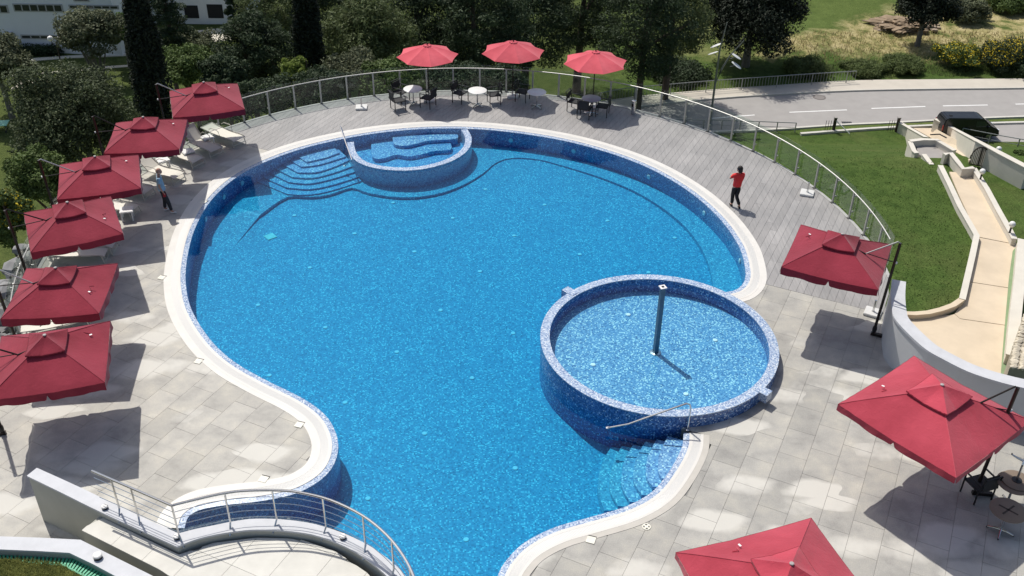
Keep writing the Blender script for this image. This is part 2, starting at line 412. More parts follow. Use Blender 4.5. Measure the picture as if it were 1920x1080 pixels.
# steps beside the wading pool
s2 = [[(1133, 957), (1121, 915), (1128, 870), (1146, 838)], [(1159, 949), (1143, 915), (1149, 870), (1166, 836)], [(1181, 941), (1165, 908), (1170, 865), (1187, 834)], [(1203, 928), (1188, 900), (1192, 862), (1210, 828)],
      [(1224, 913), (1212, 893), (1214, 858), (1231, 824)], [(1241, 897), (1234, 880), (1237, 850), (1252, 818)]]
ke = G(1345, 905)
for k, e in enumerate(s2):
    z = -.80 + .125 * k
    E_ = spline(GL(e, z), 4); far = [Vector((p.x + (ke.x - p.x) * .9 + .9, p.y + (ke.y - p.y) * .35, z)) for p in E_]
    b = MB(); b.band(E_, far, 1.3 + z); b.build('step', MOS_FLOOR if k < 2 else MOS_MID if k < 4 else MOS_STEP, pool)
# floor inlets and main drain
INLET = M('pale_inlet_cover', (.72, .82, .80), .5)
for x, y in [(737,380),(552,404),(665,438),(849,409),(777,472),(581,502),(900,509),(910,355),(1021,384),(1139,414),(964,442),(1265,446),(1087,477),(1216,511),(484,572),(610,614),(826,582),(744,660),(885,709),(505,704),(647,755),(962,625),(796,813),(690,935),(874,1012),(966,878)]:
    p = GF(x, y); b = MB(); b.lathe([(.075, 0), (.075, .012), (.06, .02)], p + Vector((0, 0, .002)), 12); b.build('floor_inlet', INLET, pool)
p = GF(507, 444)
dr = MB().box(p + Vector((0, 0, .012)), (.36, .36, .02), R(40)).build('main_drain', M('pale_green_drain', (.50, .78, .66), .5), pool)
for k in range(-3, 4): MB().box(p + Vector((k * .045 * math.cos(R(40)), k * .045 * math.sin(R(40)), .026)), (.012, .30, .006), R(40)).build('slot', INLET, dr)
wl = strip_in(farS, BAND + .012)
for px, py in [(1211, 325), (1320, 395), (1383, 490), (1080, 283), (955, 262), (470, 345), (440, 375), (408, 408)]:
    q = G(px, py, -.35); i = min(range(3, len(wl) - 3), key=lambda k: (wl[k].x - q.x) ** 2 + (wl[k].y - q.y) ** 2)
    t = (wl[i + 1] - wl[i - 1]).normalized(); nrm = Vector((-t.y, t.x, 0)) * SGN
    mt = nrm.to_track_quat('Z', 'Y').to_matrix()
    b = MB(); b.lathe([(.10, 0), (.10, .015), (.07, .03)], (0, 0, 0), 14); b.v = [tuple(mt @ Vector(v) + Vector((wl[i].x, wl[i].y, -.38))) for v in b.v]
    b.build('pool_light', INLET, pool)

# ---- spa alcove in the far edge
spa = empty('spa_pool'); tag(spa, 'half-round mosaic spa built into the far edge of the big pool', 'spa')
outer_px = [(651, 268), (655, 287), (668, 303), (690, 313), (720, 319), (760, 321), (800, 317), (840, 306), (868, 291), (882, 275), (884, 258), (876, 243)]
so_ = spline(GL(outer_px, .0), 4)
inner = offset(so_, .27 * (1 if (so_[-1] - so_[0]).cross(Vector((cen.x, cen.y, 0)) - so_[0]).z < 0 else -1), closed=False)
ic = sum((p for p in so_), Vector()) / len(so_)
if (inner[len(inner) // 2] - ic).length > (so_[len(so_) // 2] - ic).length: inner = offset(so_, -.27 * (1 if (so_[-1] - so_[0]).cross(Vector((cen.x, cen.y, 0)) - so_[0]).z < 0 else -1), closed=False)
b = MB(); b.band([p + Vector((0, 0, .03)) for p in so_], [p + Vector((0, 0, .03)) for p in inner], .98); wall = b.build('spa_wall', MOS_RIM, spa)
sf = [Vector((p.x, p.y, 0)) for p in inner]
b = MB(); b.prism(sf + [outward(sf[-1], 10.4), outward(sf[len(sf) // 2], 10.4), outward(sf[0], 10.4)], -.95, -.55); b.build('spa_floor', MOS_STEP, spa)
for pl, zz in (([(697, 288), (703, 297), (722, 296), (742, 290), (768, 293), (795, 288), (815, 283), (843, 281), (846, 271), (838, 262), (825, 244), (740, 246), (700, 262)], -.38),
               ([(737, 264), (741, 271), (762, 273), (786, 268), (802, 264), (854, 260), (857, 250), (850, 240), (760, 243), (738, 250)], -.24)):
    b = MB(); b.prism(spline(GL(pl, zz), 4, True), -.60, zz); b.build('spa_bench', MOS_STEP, spa)

# ---- water
def water_body(name, poly, z0, z1, mat):
    b = MB(); b.prism(poly, z0, z1); return struct(b.build(name, mat))
w1 = strip_in(farS, BAND - .05) + arcS + strip_in(lowS, BAND - .05) + karc
water_body('pool_water', w1, FLOOR_Z - .03, WATER_Z, WATER)

# ---- wading pool
kid = empty('wading_pool', (KC.x, KC.y, 0)); tag(kid, 'raised round wading pool with pale blue mosaic rim overlapping the big pool', 'wading pool')
def ring(r0, r1, z0, z1, n=96):
    vs = []; fs = []
    for r, z in ((r0, z0), (r0, z1), (r1, z1), (r1, z0)):
        vs += [(r * math.cos(2 * math.pi * k / n), r * math.sin(2 * math.pi * k / n), z) for k in range(n)]
    for j in range(3):
        for k in range(n): fs.append((j * n + k, j * n + (k + 1) % n, (j + 1) * n + (k + 1) % n, (j + 1) * n + k))
    return vs, fs
KW = .26
b = MB(); b.add(*ring(KR, KR - KW, FLOOR_Z - .02, .395)); b.build('wall', MOS_NAVY, kid)
b = MB(); b.add(*ring(KR + .01, KR - KW - .01, .39, .42)); b.build('rim', MOS_RIM, kid)
b = MB(); b.lathe([(KR - .1, -.1), (KR - .1, -.06)], n=64); b.build('floor', MOS_KID, kid)
for px, py in ((1074, 549), (1440, 737)):
    q = G(px, py, .42) - KC; a = math.atan2(q.y, q.x)
    b = MB(); b.box((math.cos(a) * (KR + .02), math.sin(a) * (KR + .02), .30), (.46, .30, .27), a); b.build('overflow_spout', MOS_RIM, kid)
for px, py in ((1178, 590), (1341, 638), (1112, 684), (1286, 739)):
    q = G(px, py, -.06) - KC; b = MB(); b.lathe([(.075, 0), (.075, .012), (.06, .02)], (q.x, q.y, -.058), 12); b.build('floor_inlet', INLET, kid)
_w = MB(); _w.lathe([(KR - KW + .02, -.08), (KR - KW + .02, .30)], KC, 64); struct(_w.build('wading_pool_water', WATER_K))
pb = G(1229, 661, -.06)
pole = empty('water_feature_pole', pb); tag(pole, 'square steel water feature pole standing in the wading pool', 'water feature')
ph = z_for(pb.x, pb.y, 539) - pb.z
MB().box((0, 0, ph / 2), (.13, .13, ph), R(20)).build('post', M('dull_blue_steel', (.10, .17, .23), .45, .4), pole)
MB().box((0, 0, ph + .012), (.19, .19, .024), R(20)).build('cap', M('white_cap', (.75, .75, .75), .5), pole)
MB().box((0, 0, ph + .03), (.07, .07, .014), R(20)).build('nozzle', M('black_plastic', (.02, .02, .02), .5), pole)
MB().lathe([(.17, 0), (.17, .02), (.10, .035)], n=20).build('base_flange', STEEL, pole)

# ---- gutter and border tiles round the pool
gut = struct(empty('pool_gutter'))
def band_uv(A, B, th, name, mat):
    b = MB(); b.band(A, B, th); o = b.build(name, mat, gut)
    return o
def grating(A, B, name):
    n = len(A); me = bpy.data.meshes.new(name)
    vs = [tuple(p) for p in A] + [tuple(p) for p in B]; fs = [(i, i + 1, n + i + 1, n + i) for i in range(n - 1)]
    me.from_pydata(vs, [], fs); uv = me.uv_layers.new(name='UVMap'); L_ = [0]
    for i in range(1, n): L_.append(L_[-1] + (A[i] - A[i - 1]).length)
    for i, pl in enumerate(me.polygons):
        for li, (uu, vv) in zip(pl.loop_indices, ((L_[i], 0), (L_[i + 1], 0), (L_[i + 1], 1), (L_[i], 1))): uv.data[li].uv = (uu, vv)
    me.materials.append(GRATE); o = link(name, me, gut)
    bm = bmesh.new(); bm.from_mesh(me); bmesh.ops.recalc_face_normals(bm, faces=bm.faces)
    if bm.faces and sum(f.normal.z for f in bm.faces) < 0: bmesh.ops.reverse_faces(bm, faces=bm.faces)
    bm.to_mesh(me); bm.free(); return o
Z = lambda L_, z: [Vector((p.x, p.y, z)) for p in L_]
for line in (farS, lowS):
    l1, l2, l3, l4 = (offset(line, -d * SGN, False) for d in (.09, .30, .37, .53))
    band_uv(Z(line, .012), Z(l1, .012), .06, 'inner_curb', WHITE_TILE)
    grating(Z(l1, .010), Z(l2, .010), 'overflow_grating')
    band_uv(Z(l2, .012), Z(l3, .012), .06, 'outer_curb', WHITE_TILE)
    band_uv(Z(l3, .009), Z(l4, .009), .06, 'border_tile', BEIGE_TILE if line is lowS else WHITE_TILE)

# ------------------------------------------------------------------ terrace paving: slabs and planks
hole = [(p.x, p.y) for p in offset(farS, -.42 * SGN, False) + arcS + offset(lowS, -.42 * SGN, False)] + \
       [(KC.x + (KR - .15) * math.cos(a0 + (a1 - a0) * k / 30), KC.y + (KR - .15) * math.sin(a0 + (a1 - a0) * k / 30)) for k in range(1, 30)]
kidp = [(KC.x + (KR - .15) * math.cos(2 * math.pi * k / 64), KC.y + (KR - .15) * math.sin(2 * math.pi * k / 64)) for k in range(64)]
cap_px = [(1675, 523), (1673, 550), (1675, 580), (1680, 597), (1702, 622), (1735, 652), (1765, 670), (1815, 695), (1865, 712), (1920, 726), (1990, 738), (2120, 752), (2300, 768)]
WZ = 1.5
capin = spline(GL(cap_px, WZ), 4)
outer = [fpt(a, .04) for a in range(-4, 204, 2)]
outer = [(p.x, p.y) for p in outer] + [(-20, 23.5), (-21, 12), (-8, 9), (14, 9), (22, 9)] + [(p.x + .12, p.y) for p in reversed(capin)]
POLYS = [outer, hole, kidp]
def intervals(v, polys=POLYS):
    xs = []
    for P_ in polys:
        n = len(P_); U = UVC[id(P_)]
        for i in range(n):
            (ua, va), (ub, vb) = U[i], U[(i + 1) % n]
            if (va > v) != (vb > v): xs.append(ua + (v - va) / (vb - va) * (ub - ua))
    return sorted(xs)
UVC = {id(P_): [uv_(p) for p in P_] for P_ in POLYS}
def inside_iv(v):
    """u intervals on the paving; the wading pool hole overlaps the big hole, so count by parity of the union"""
    ev = []
    for idx, P_ in enumerate(POLYS):
        n = len(P_); U = UVC[id(P_)]
        for i in range(n):
            (ua, va), (ub, vb) = U[i], U[(i + 1) % n]
            if (va > v) != (vb > v): ev.append((ua + (v - va) / (vb - va) * (ub - ua), idx))
    ev.sort(); st = [False] * 3; out = []; cur = None
    for u, i in ev:
        was = st[0] and not st[1] and not st[2]; st[i] = not st[i]; now = st[0] and not st[1] and not st[2]
        if now and not was: cur = u
        if was and not now and cur is not None: out.append((cur, u)); cur = None
    return out
# planks run along v: same routine with the axes exchanged
def inside_iv_u(u):
    ev = []
    for idx, P_ in enumerate(POLYS):
        n = len(P_); U = UVC[id(P_)]
        for i in range(n):
            (ua, va), (ub, vb) = U[i], U[(i + 1) % n]
            if (ua > u) != (ub > u): ev.append((va + (u - ua) / (ub - ua) * (vb - va), idx))
    ev.sort(); st = [False] * 3; out = []; cur = None
    for v, i in ev:
        was = st[0] and not st[1] and not st[2]; st[i] = not st[i]; now = st[0] and not st[1] and not st[2]
        if now and not was: cur = v
        if was and not now and cur is not None: out.append((cur, v)); cur = None
    return out
vR = uv_(G(1540, 559))[1]; vL = uv_(G(513, 284.5))[1]
uM = uv_((-1.8, 29))[0]
def v_split(u): return vR if u > uM else vL
terr = struct(empty('terrace')); deckp = struct(empty('plank_deck'))
rnd = random.Random(5)
def cell(name, mat, parent, us, ivs, th, z, gap):
    """polygon swept over parallel lines us with intervals ivs"""
    A = [xy_(u, iv[0]) for u, iv in zip(us, ivs)]; B_ = [xy_(u, iv[1]) for u, iv in zip(us, ivs)]
    b = MB(); b.prism(A + B_[::-1], z - th, z); return b.build(name, mat, parent)
def overlap(ivs, a, c):
    best = None
    for x0, x1 in ivs:
        lo, hi = max(a, x0), min(c, x1)
        if hi - lo > .02 and (best is None or hi - lo > best[1] - best[0]): best = (lo, hi)
    return best
PW = .25; pieces = []
u = -32.0
while u < 12:
    us = [u + .004, u + PW - .004]; I2 = [inside_iv_u(x) for x in us]
    mid = inside_iv_u(u + PW / 2); v0 = v_split(u)
    for a_, c_ in mid:
        a2 = max(a_, v0)
        if c_ - a2 < .15: continue
        cuts = [a2]; L_ = rnd.uniform(1.2, 3.6)
        while cuts[-1] + L_ < c_ - .8: cuts.append(cuts[-1] + L_); L_ = 3.6
        cuts.append(c_)
        for k in range(len(cuts) - 1):
            lo = cuts[k] - (.6 if k == 0 and a_ > v0 else 0); hi = cuts[k + 1] + (.6 if k == len(cuts) - 2 else 0)
            lo = max(lo, v0)
            iv = [overlap(I, lo + .003, hi - .003) for I in I2]
            if None in iv: continue
            pieces.append((us, iv))
    u += PW
for us, iv in pieces: cell('plank', PLANK, deckp, us, iv, .03, 0.0 + rnd.uniform(-.0015, .0015), 0)
SU, SV = .74, 1.06; cells = []
u = -34.0; row = 0
while u < 22:
    v = -6 + (SV / 2 if row % 2 else 0)
    us = [u + .0035 + (SU - .007) * k / 4 for k in range(5)]; I5 = [inside_iv_u(x) for x in us]
    lim = v_split(u)
    while v < 40:
        hi = min(v + SV - .0035, lim - .01) 
        if hi - v > .1:
            iv = [overlap(I, v + .0035, hi) for I in I5]
            ok = [k for k in range(5) if iv[k]]
            if len(ok) >= 2:
                ks = range(ok[0], ok[-1] + 1)
                if all(iv[k] for k in ks):
                    cp = xy_(u + SU / 2, v + SV / 2); q = pix((cp[0], cp[1], 0))
                    vis = -80 < q[0] < 2000 and -20 < q[1] < 1180
                    cells.append((vis, math.hypot(cp[0], cp[1]), [us[k] for k in ks], [iv[k] for k in ks]))
        v += SV
    u += SU; row += 1
cells.sort(key=lambda c: (not c[0], c[1]))
rest = MB()
for i, (vis, d_, us, iv) in enumerate(cells):
    z = rnd.uniform(-.0012, .0012)
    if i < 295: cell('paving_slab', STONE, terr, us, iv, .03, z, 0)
    else:
        A = [xy_(u, x[0]) for u, x in zip(us, iv)]; B_ = [xy_(u, x[1]) for u, x in zip(us, iv)]; rest.prism(A + B_[::-1], z - .03, z)
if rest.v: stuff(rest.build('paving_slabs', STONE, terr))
print('planks', len(pieces), 'slabs', len(cells))
# bedding under the paving, with the pool cut out: rows of strips
bed = MB(); u = -34.0
while u < 22:
    us = [u, u + .5]
    for a_, c_ in inside_iv_u(u + .25):
        iv = [overlap(inside_iv_u(x + s_), a_ - 1, c_ + 1) for x, s_ in zip(us, (.001, -.001))]
        if None in iv: iv = [(a_, c_)] * 2
        A = [xy_(x, i_[0]) for x, i_ in zip(us, iv)]; B_ = [xy_(x, i_[1]) for x, i_ in zip(us, iv)]
        bed.prism(A + B_[::-1], -.30, -.012)
    u += .5
bed.build('bedding', JOINT, terr)
# ------------------------------------------------------------------ glass fence
def glass_mat():
    m, nt, N, L, P = newmat('green_tinted_glass'); N.remove(P); out = N['Material Output']
    tr = N.new('ShaderNodeBsdfTransparent'); tr.inputs[0].default_value = (.87, .915, .895, 1)
    gl = N.new('ShaderNodeBsdfGlossy'); gl.inputs['Roughness'].default_value = .02
    n = noise(N, L, 2.0, 3, pos(N)); L.new(bump(N, L, n, .02, .02), gl.inputs['Normal'])
    fr = N.new('ShaderNodeFresnel'); bf = N.new('ShaderNodeNewGeometry'); mi = N.new('ShaderNodeMapRange'); mi.inputs[3].default_value = 1.45; mi.inputs[4].default_value = 1 / 1.45; L.new(bf.outputs['Backfacing'], mi.inputs[0]); L.new(mi.outputs[0], fr.inputs['IOR'])
    mx = N.new('ShaderNodeMixShader'); L.new(fr.outputs[0], mx.inputs[0]); L.new(tr.outputs[0], mx.inputs[1]); L.new(gl.outputs[0], mx.inputs[2])
    L.new(mx.outputs[0], out.inputs['Surface']); return m
GLASS = glass_mat()
fence = empty('glass_fence', (FC.x, FC.y, 0)); tag(fence, 'curved glass fence with metal posts and handrail round the deck', 'fence')
def loc(o, par):     # geometry was written in world coordinates: keep it there under a moved parent
    o.matrix_parent_inverse = Matrix.Translation(-par.location); return o
aP = math.degrees(math.atan2(G(506, 216).y - FC.y, G(506, 216).x - FC.x)); stepA = 4.83
angs = []
a = aP
while a > -1.2: a -= stepA
a += stepA
while a < 201: angs.append(a); a += stepA
FH = 1.08
for a in angs:
    p = fpt(a); d = Vector((math.cos(R(a)), math.sin(R(a)), 0))
    b = MB(); b.box((p.x, p.y, FH / 2), (.05, .07, FH), R(a)); po = loc(b.build('post', ALU, fence), fence)
    b = MB(); b.box((p.x, p.y, .01), (.12, .14, .02), R(a)); loc(b.build('post_foot', M('dark_bracket', (.05, .05, .05), .5) if 'dark_bracket' not in bpy.data.materials else bpy.data.materials['dark_bracket'], fence), fence)
    for z in (.28, .92):
        q = p + d * .07; b = MB(); b.box((q.x, q.y, z), (.10, .04, .05), R(a)); loc(b.build('glass_clamp', ALU, fence), fence)
ends = [-1.5] + angs + [203.5]
for i in range(len(ends) - 1):
    a, c = ends[i] + .12, ends[i + 1] - .12
    q0, q1 = fpt(a, .11), fpt(c, .11)
    b = MB(); b.bar((q0.x, q0.y, .63), (q1.x, q1.y, .63), .012, 1.14); loc(b.build('glass_panel', GLASS, fence), fence)
n_ = 140
rail = [fpt(-1.5 + 205.0 * k / n_, -.03, FH + .02) for k in range(n_ + 1)]
b = MB(); b.tube(rail, .023, 8); loc(b.build('handrail', ALU, fence, True), fence)
# kerb strip under the fence and the podium wall below it
kb = struct(empty('terrace_edge'))
aa = [-4 + 2 * k for k in range(104)]
b = MB(); b.band([fpt(a, -.05, .016) for a in aa], [fpt(a, .07, .016) for a in aa], .40); b.build('edge_kerb', M('edge_concrete', (.40, .40, .38), .7), kb)
b = MB(); vs = [fpt(a, .04, -.2) for a in aa] + [fpt(a, .04, -22) for a in aa]; n = len(aa)
b.add(vs, [(i, i + 1, n + i + 1, n + i) for i in range(n - 1)]); b.build('podium_wall', M('podium_render', (.5, .49, .46), .8), kb)

# ------------------------------------------------------------------ white curved parapet on the right
par = empty('parapet_wall', (capin[0].x, capin[0].y, 0)); tag(par, 'curved white parapet wall with pale cap on the right of the terrace', 'wall')
side = 1 if (capin[-1] - capin[0]).cross(Vector((40, 40, 0)) - capin[0]).z > 0 else -1
cout = offset(capin, .34 * side, False)
b = MB(); b.band(Z(capin, WZ - .06), Z(cout, WZ - .06), WZ - .06 + 1.2); loc(b.build('wall', WALL_PAINT, par), par)
ci, co2 = offset(capin, -.035 * side, False), offset(capin, .375 * side, False)
cut = 9
b = MB(); b.band(Z(ci[:cut], WZ - .015), Z(co2[:cut], WZ - .015), .06); loc(b.build('cap', COPING, par), par)
b = MB(); b.band(Z(ci[cut - 1:], WZ), Z(co2[cut - 1:], WZ), .075); loc(b.build('cap', COPING, par), par)
b = MB(); n = len(cout); b.add(Z(cout, -1.1) + Z(cout, -12), [(i, i + 1, n + i + 1, n + i) for i in range(n - 1)]); struct(b.build('retaining_wall', WALL_PAINT))

# ------------------------------------------------------------------ raised landing, walls and railing at the lower left
LZ = 1.5
wa = empty('landing_wall', G(60, 980)); tag(wa, 'low wall with pale coping running down to the curved steel railing', 'wall')
wtop_in = [(69, 877), (153, 915), (240, 957), (335, 1000)]; wtop_out = [(50, 892), (120, 926), (189, 960), (332, 1025)]
arc_in = [(335, 1000), (365, 992), (400, 985), (440, 977), (480, 972.5), (543, 975), (607, 987), (680, 1016), (740, 1058), (775, 1100), (800, 1150)]
arc_out = [(332, 1025), (365, 1012), (400, 1003), (440, 996.5), (480, 993), (540, 995.5), (600, 1006), (665, 1034), (720, 1075), (752, 1115), (775, 1160)]
Ai, Ao = spline(GL(wtop_in, LZ), 4), spline(GL(wtop_out, LZ), 4)
Bi, Bo = spline(GL(arc_in, LZ), 4), spline(GL(arc_out, LZ), 4)
def inset(A, B_, f): return [a.lerp(c, f) for a, c in zip(A, B_)], [c.lerp(a, f) for a, c in zip(A, B_)]
for nm, A, B_ in (('a', Ai, Ao), ('b', Bi, Bo)):
    x, y = inset(A, B_, .10)
    b = MB(); b.band(Z(x, LZ - .05), Z(y, LZ - .05), LZ - .05 + (.02 if nm == 'a' else 1.0)); loc(b.build('wall', WALL_OLIVE, wa), wa)
    b = MB(); b.band(A, B_, .05); loc(b.build('coping', COPING, wa), wa)
PZ = 1.28
pf = [(153, 994), (185, 967), (335, 1040), (400, 1018), (480, 1008), (560, 1010), (630, 1034), (690, 1075), (730, 1125), (745, 1190), (480, 1190), (300, 1068)]
plat = empty('landing', G(300, 1060)); struct(plat)
pl = GL(pf, PZ)
b = MB(); b.prism(pl, 0.0, PZ - .03); loc(b.build('landing_base', WALL_OLIVE, plat), plat)
LAND = M('landing_stone', (.60, .585, .53), .7, var=.09, scale=1.6, rnd=.05)
# landing slabs: strips clipped to the outline
PU = [uv_(p) for p in pl]
def iv_poly(u, U):
    xs = []; n = len(U)
    for i in range(n):
        (ua, va), (ub, vb) = U[i], U[(i + 1) % n]
        if (ua > u) != (ub > u): xs.append(va + (u - ua) / (ub - ua) * (vb - va))
    xs.sort(); return [(xs[i], xs[i + 1]) for i in range(0, len(xs) - 1, 2)]
u0 = min(p[0] for p in PU); u1 = max(p[0] for p in PU); v0 = min(p[1] for p in PU); v1 = max(p[1] for p in PU)
u = u0 + .001
while u < u1:
    us = [u + .004 + .892 * k / 6 for k in range(7)]; I7 = [iv_poly(min(x, u1 - .001), PU) for x in us]; v = v0
    while v < v1:
        iv = [overlap(I, v + .004, v + 1.196) for I in I7]; ok = [k for k in range(7) if iv[k]]
        if len(ok) > 1 and all(iv[k] for k in range(ok[0], ok[-1] + 1)):
            ks = range(ok[0], ok[-1] + 1); loc(cell('landing_slab', LAND, plat, [us[k] for k in ks], [iv[k] for k in ks], .03, PZ, 0), plat)
        v += 1.2
    u += .9
# railing
RZ = LZ + 1.0
rl = empty('steel_railing', G(330, 1015, LZ)); tag(rl, 'curved stainless steel railing with thin rods above the landing wall', 'railing')
r_px = [(172, 883), (245, 914.5), (322, 948)]; r2_px = [(322, 948), (345, 942), (400, 929), (440, 922), (480, 919.5), (520, 919.5), (560, 923), (620, 938), (680, 967), (725, 1003), (757, 1043), (778, 1085), (795, 1140)]
r2s = spline(GL(r2_px, RZ), 4)
b = MB(); b.tube(GL(r_px, RZ) + r2s[1:], .03, 8); loc(b.build('handrail', STEEL, rl, True), rl)
line = GL(r_px, RZ) + r2s[1:]
for k in range(4):
    z = RZ - .2 - .2 * k; b = MB(); b.tube([Vector((p.x, p.y, z)) for p in line], .008, 5); loc(b.build('rod', STEEL, rl, True), rl)
for px, py in ((189, 890), (249, 916), (313, 944), (417, 926), (512, 920), (599, 932), (675, 964), (737, 1014), (770, 1066)):
    p = G(px, py, RZ); i = min(range(len(line) - 1), key=lambda k: (line[k] - p).length); p = line[i].lerp(line[i + 1], .5) if (line[i] - p).length > .25 else line[i]
    near = min(Ao + Bo, key=lambda q: (Vector((q.x, q.y, 0)) - Vector((p.x, p.y, 0))).length)
    b = MB(); b.tube([(p.x, p.y, RZ), (p.x, p.y, LZ + .12), (near.x * .8 + p.x * .2, near.y * .8 + p.y * .2 - .03, LZ - .12)], .022, 8); loc(b.build('post', STEEL, rl, True), rl)
# planter wall at the very corner
pw = empty('planter_wall', G(20, 1060)); tag(pw, 'pale planter wall cap at the bottom left corner with green drain grating', 'wall')
c_in = [(-60, 1003), (0, 1005.5), (75, 1008), (151, 1012), (213, 1043), (275, 1074), (330, 1102)]; c_out = [(-60, 1027), (0, 1030), (70, 1033), (130, 1036.5), (175, 1058), (216, 1080), (270, 1108)]
A, B_ = GL(c_in, LZ), GL(c_out, LZ)
x, y = inset(A, B_, .08); b = MB(); b.band(Z(x, LZ - .05), Z(y, LZ - .05), LZ); loc(b.build('wall', WALL_OLIVE, pw), pw)
b = MB(); b.band(A, B_, .05); loc(b.build('coping', COPING, pw), pw)
GREEN = M('green_plastic_grating', (.07, .40, .23), .5, var=.1)
gi = [(-40, 1034), (40, 1038), (126, 1042), (200, 1079), (240, 1100)]; go = [(-40, 1052), (40, 1055), (118, 1060), (180, 1092), (215, 1112)]
GI, GO = GL(gi, LZ - .22), GL(go, LZ - .22)
gt = empty('drain_grating', GI[2]); tag(gt, 'green slotted drain grating between the planter wall and the grass', 'grating')
n_s = 0
for i in range(len(GI) - 1):
    L_ = (GI[i + 1] - GI[i]).length; k_ = max(2, int(L_ / .085))
    for k in range(k_):
        p, q = GI[i].lerp(GI[i + 1], (k + .5) / k_), GO[i].lerp(GO[i + 1], (k + .5) / k_)
        b = MB(); b.bar(p, q, .045, .03); loc(b.build('slat', GREEN, gt), gt)
for L_ in (GI, GO):
    b = MB()
    for i in range(len(L_) - 1): b.bar(L_[i], L_[i + 1], .04, .04)
    loc(b.build('edge_bar', GREEN, gt), gt)
b = MB(); b.slab([Vector((p.x, p.y, LZ - .34)) for p in GI] + [Vector((p.x, p.y, LZ - .34)) for p in reversed(GO)], .1); loc(b.build('channel', M('dark_channel', (.02, .03, .025), .8), gt), gt)

def grass_mat(name, c0, c1, scale, dry=None, extra=.5):
    m, nt, N, L, P = newmat(name); p = pos(N)
    n1 = noise(N, L, scale, 5, p, .65); n2 = noise(N, L, .16, 4, p, .6); n3 = noise(N, L, scale * 9, 3, p, .7)
    rp = ramp(N, [(.3, c0), (.7, c1)]); L.new(n1, rp.inputs[0]); c = rp.outputs[0]
    r3 = ramp(N, [(.3, (.6, .6, .6)), (.7, (1.35, 1.35, 1.3))]); L.new(n3, r3.inputs[0]); c = mixc(N, L, .9, c, r3.outputs[0], 'MULTIPLY')
    if dry:
        r2 = ramp(N, [(.48, (0, 0, 0)), (.62, (1, 1, 1))]); L.new(n2, r2.inputs[0])
        mu = mixc(N, L, 1.0, r2.outputs[0], n1, 'MULTIPLY'); c = mixc(N, L, mu, c, dry)
    L.new(c, P.inputs['Base Color']); P.inputs['Roughness'].default_value = .9; P.inputs['Specular IOR Level'].default_value = .1
    L.new(bump(N, L, n3, .8, .05), P.inputs['Normal']); return m
TURF = grass_mat('planter_grass', (.09, .11, .03), (.16, .18, .055), 6, (.25, .22, .09))
gp = [Vector((p.x, p.y, LZ - .2)) for p in GL([(-60, 1046), (20, 1048), (60, 1056), (115, 1062), (160, 1085), (190, 1130), (-60, 1130)], LZ - .2)]
b = MB(); b.slab(gp, .5); struct(b.build('planter_soil', TURF))
def leaf_mat(name, c, var=.35, tr=.25):
    m, nt, N, L, P = newmat(name); p = pos(N); n = noise(N, L, .9, 4, p, .7); n2 = noise(N, L, 6, 2, p)
    rp = ramp(N, [(.28, tuple(x * (1 - var) for x in c)), (.72, tuple(x * (1 + var) for x in c))]); L.new(n, rp.inputs[0])
    r2 = ramp(N, [(.3, (.75, .8, .75)), (.7, (1.2, 1.15, 1.1))]); L.new(n2, r2.inputs[0]); cc = mixc(N, L, 1.0, rp.outputs[0], r2.outputs[0], 'MULTIPLY')
    L.new(cc, P.inputs['Base Color']); P.inputs['Roughness'].default_value = .65; P.inputs['Specular IOR Level'].default_value = .2
    if tr:
        t = N.new('ShaderNodeBsdfTranslucent'); L.new(cc, t.inputs[0]); mx = N.new('ShaderNodeMixShader'); mx.inputs[0].default_value = tr
        L.new(P.outputs[0], mx.inputs[1]); L.new(t.outputs[0], mx.inputs[2]); L.new(mx.outputs[0], N['Material Output'].inputs['Surface'])
    return m
rg = np.random.default_rng(3)
def tufts(name, pts, h, w, mat, seed=1):
    """blades: thin triangles standing on the given points"""
    r = np.random.default_rng(seed); P_ = np.array(pts, float); n = len(P_)
    a = r.uniform(0, 6.283, n); hh = h * r.uniform(.5, 1.2, n); le = r.uniform(0, .6, (n, 2)) * hh[:, None] * np.sign(r.uniform(-1, 1, (n, 2)))
    dx = np.stack([np.cos(a) * w, np.sin(a) * w, 0 * a], 1)
    V_ = np.concatenate([P_ - dx, P_ + dx, P_ + np.c_[le, hh]], 1).reshape(-1, 3)
    me = bpy.data.meshes.new(name); me.from_pydata(V_.tolist(), [], np.arange(3 * n).reshape(-1, 3).tolist()); me.materials.append(mat)
    return stuff(link(name, me))
px_ = [(rg.uniform(-40, 190), rg.uniform(1046, 1100)) for _ in range(9000)]
pts_ = []
for x, y in px_:
    lim = 1049 + max(0, (x - 40) * .1) + max(0, (x - 110) * .45)
    if y > lim: g_ = G(x, y, LZ - .2); pts_.append((g_.x, g_.y, LZ - .2))
o = tufts('planter_grass', pts_, .09, .008, leaf_mat('turf_blades', (.32, .34, .12), .35, .5), 4); tag(o, 'short dry grass in the corner planter', 'grass')

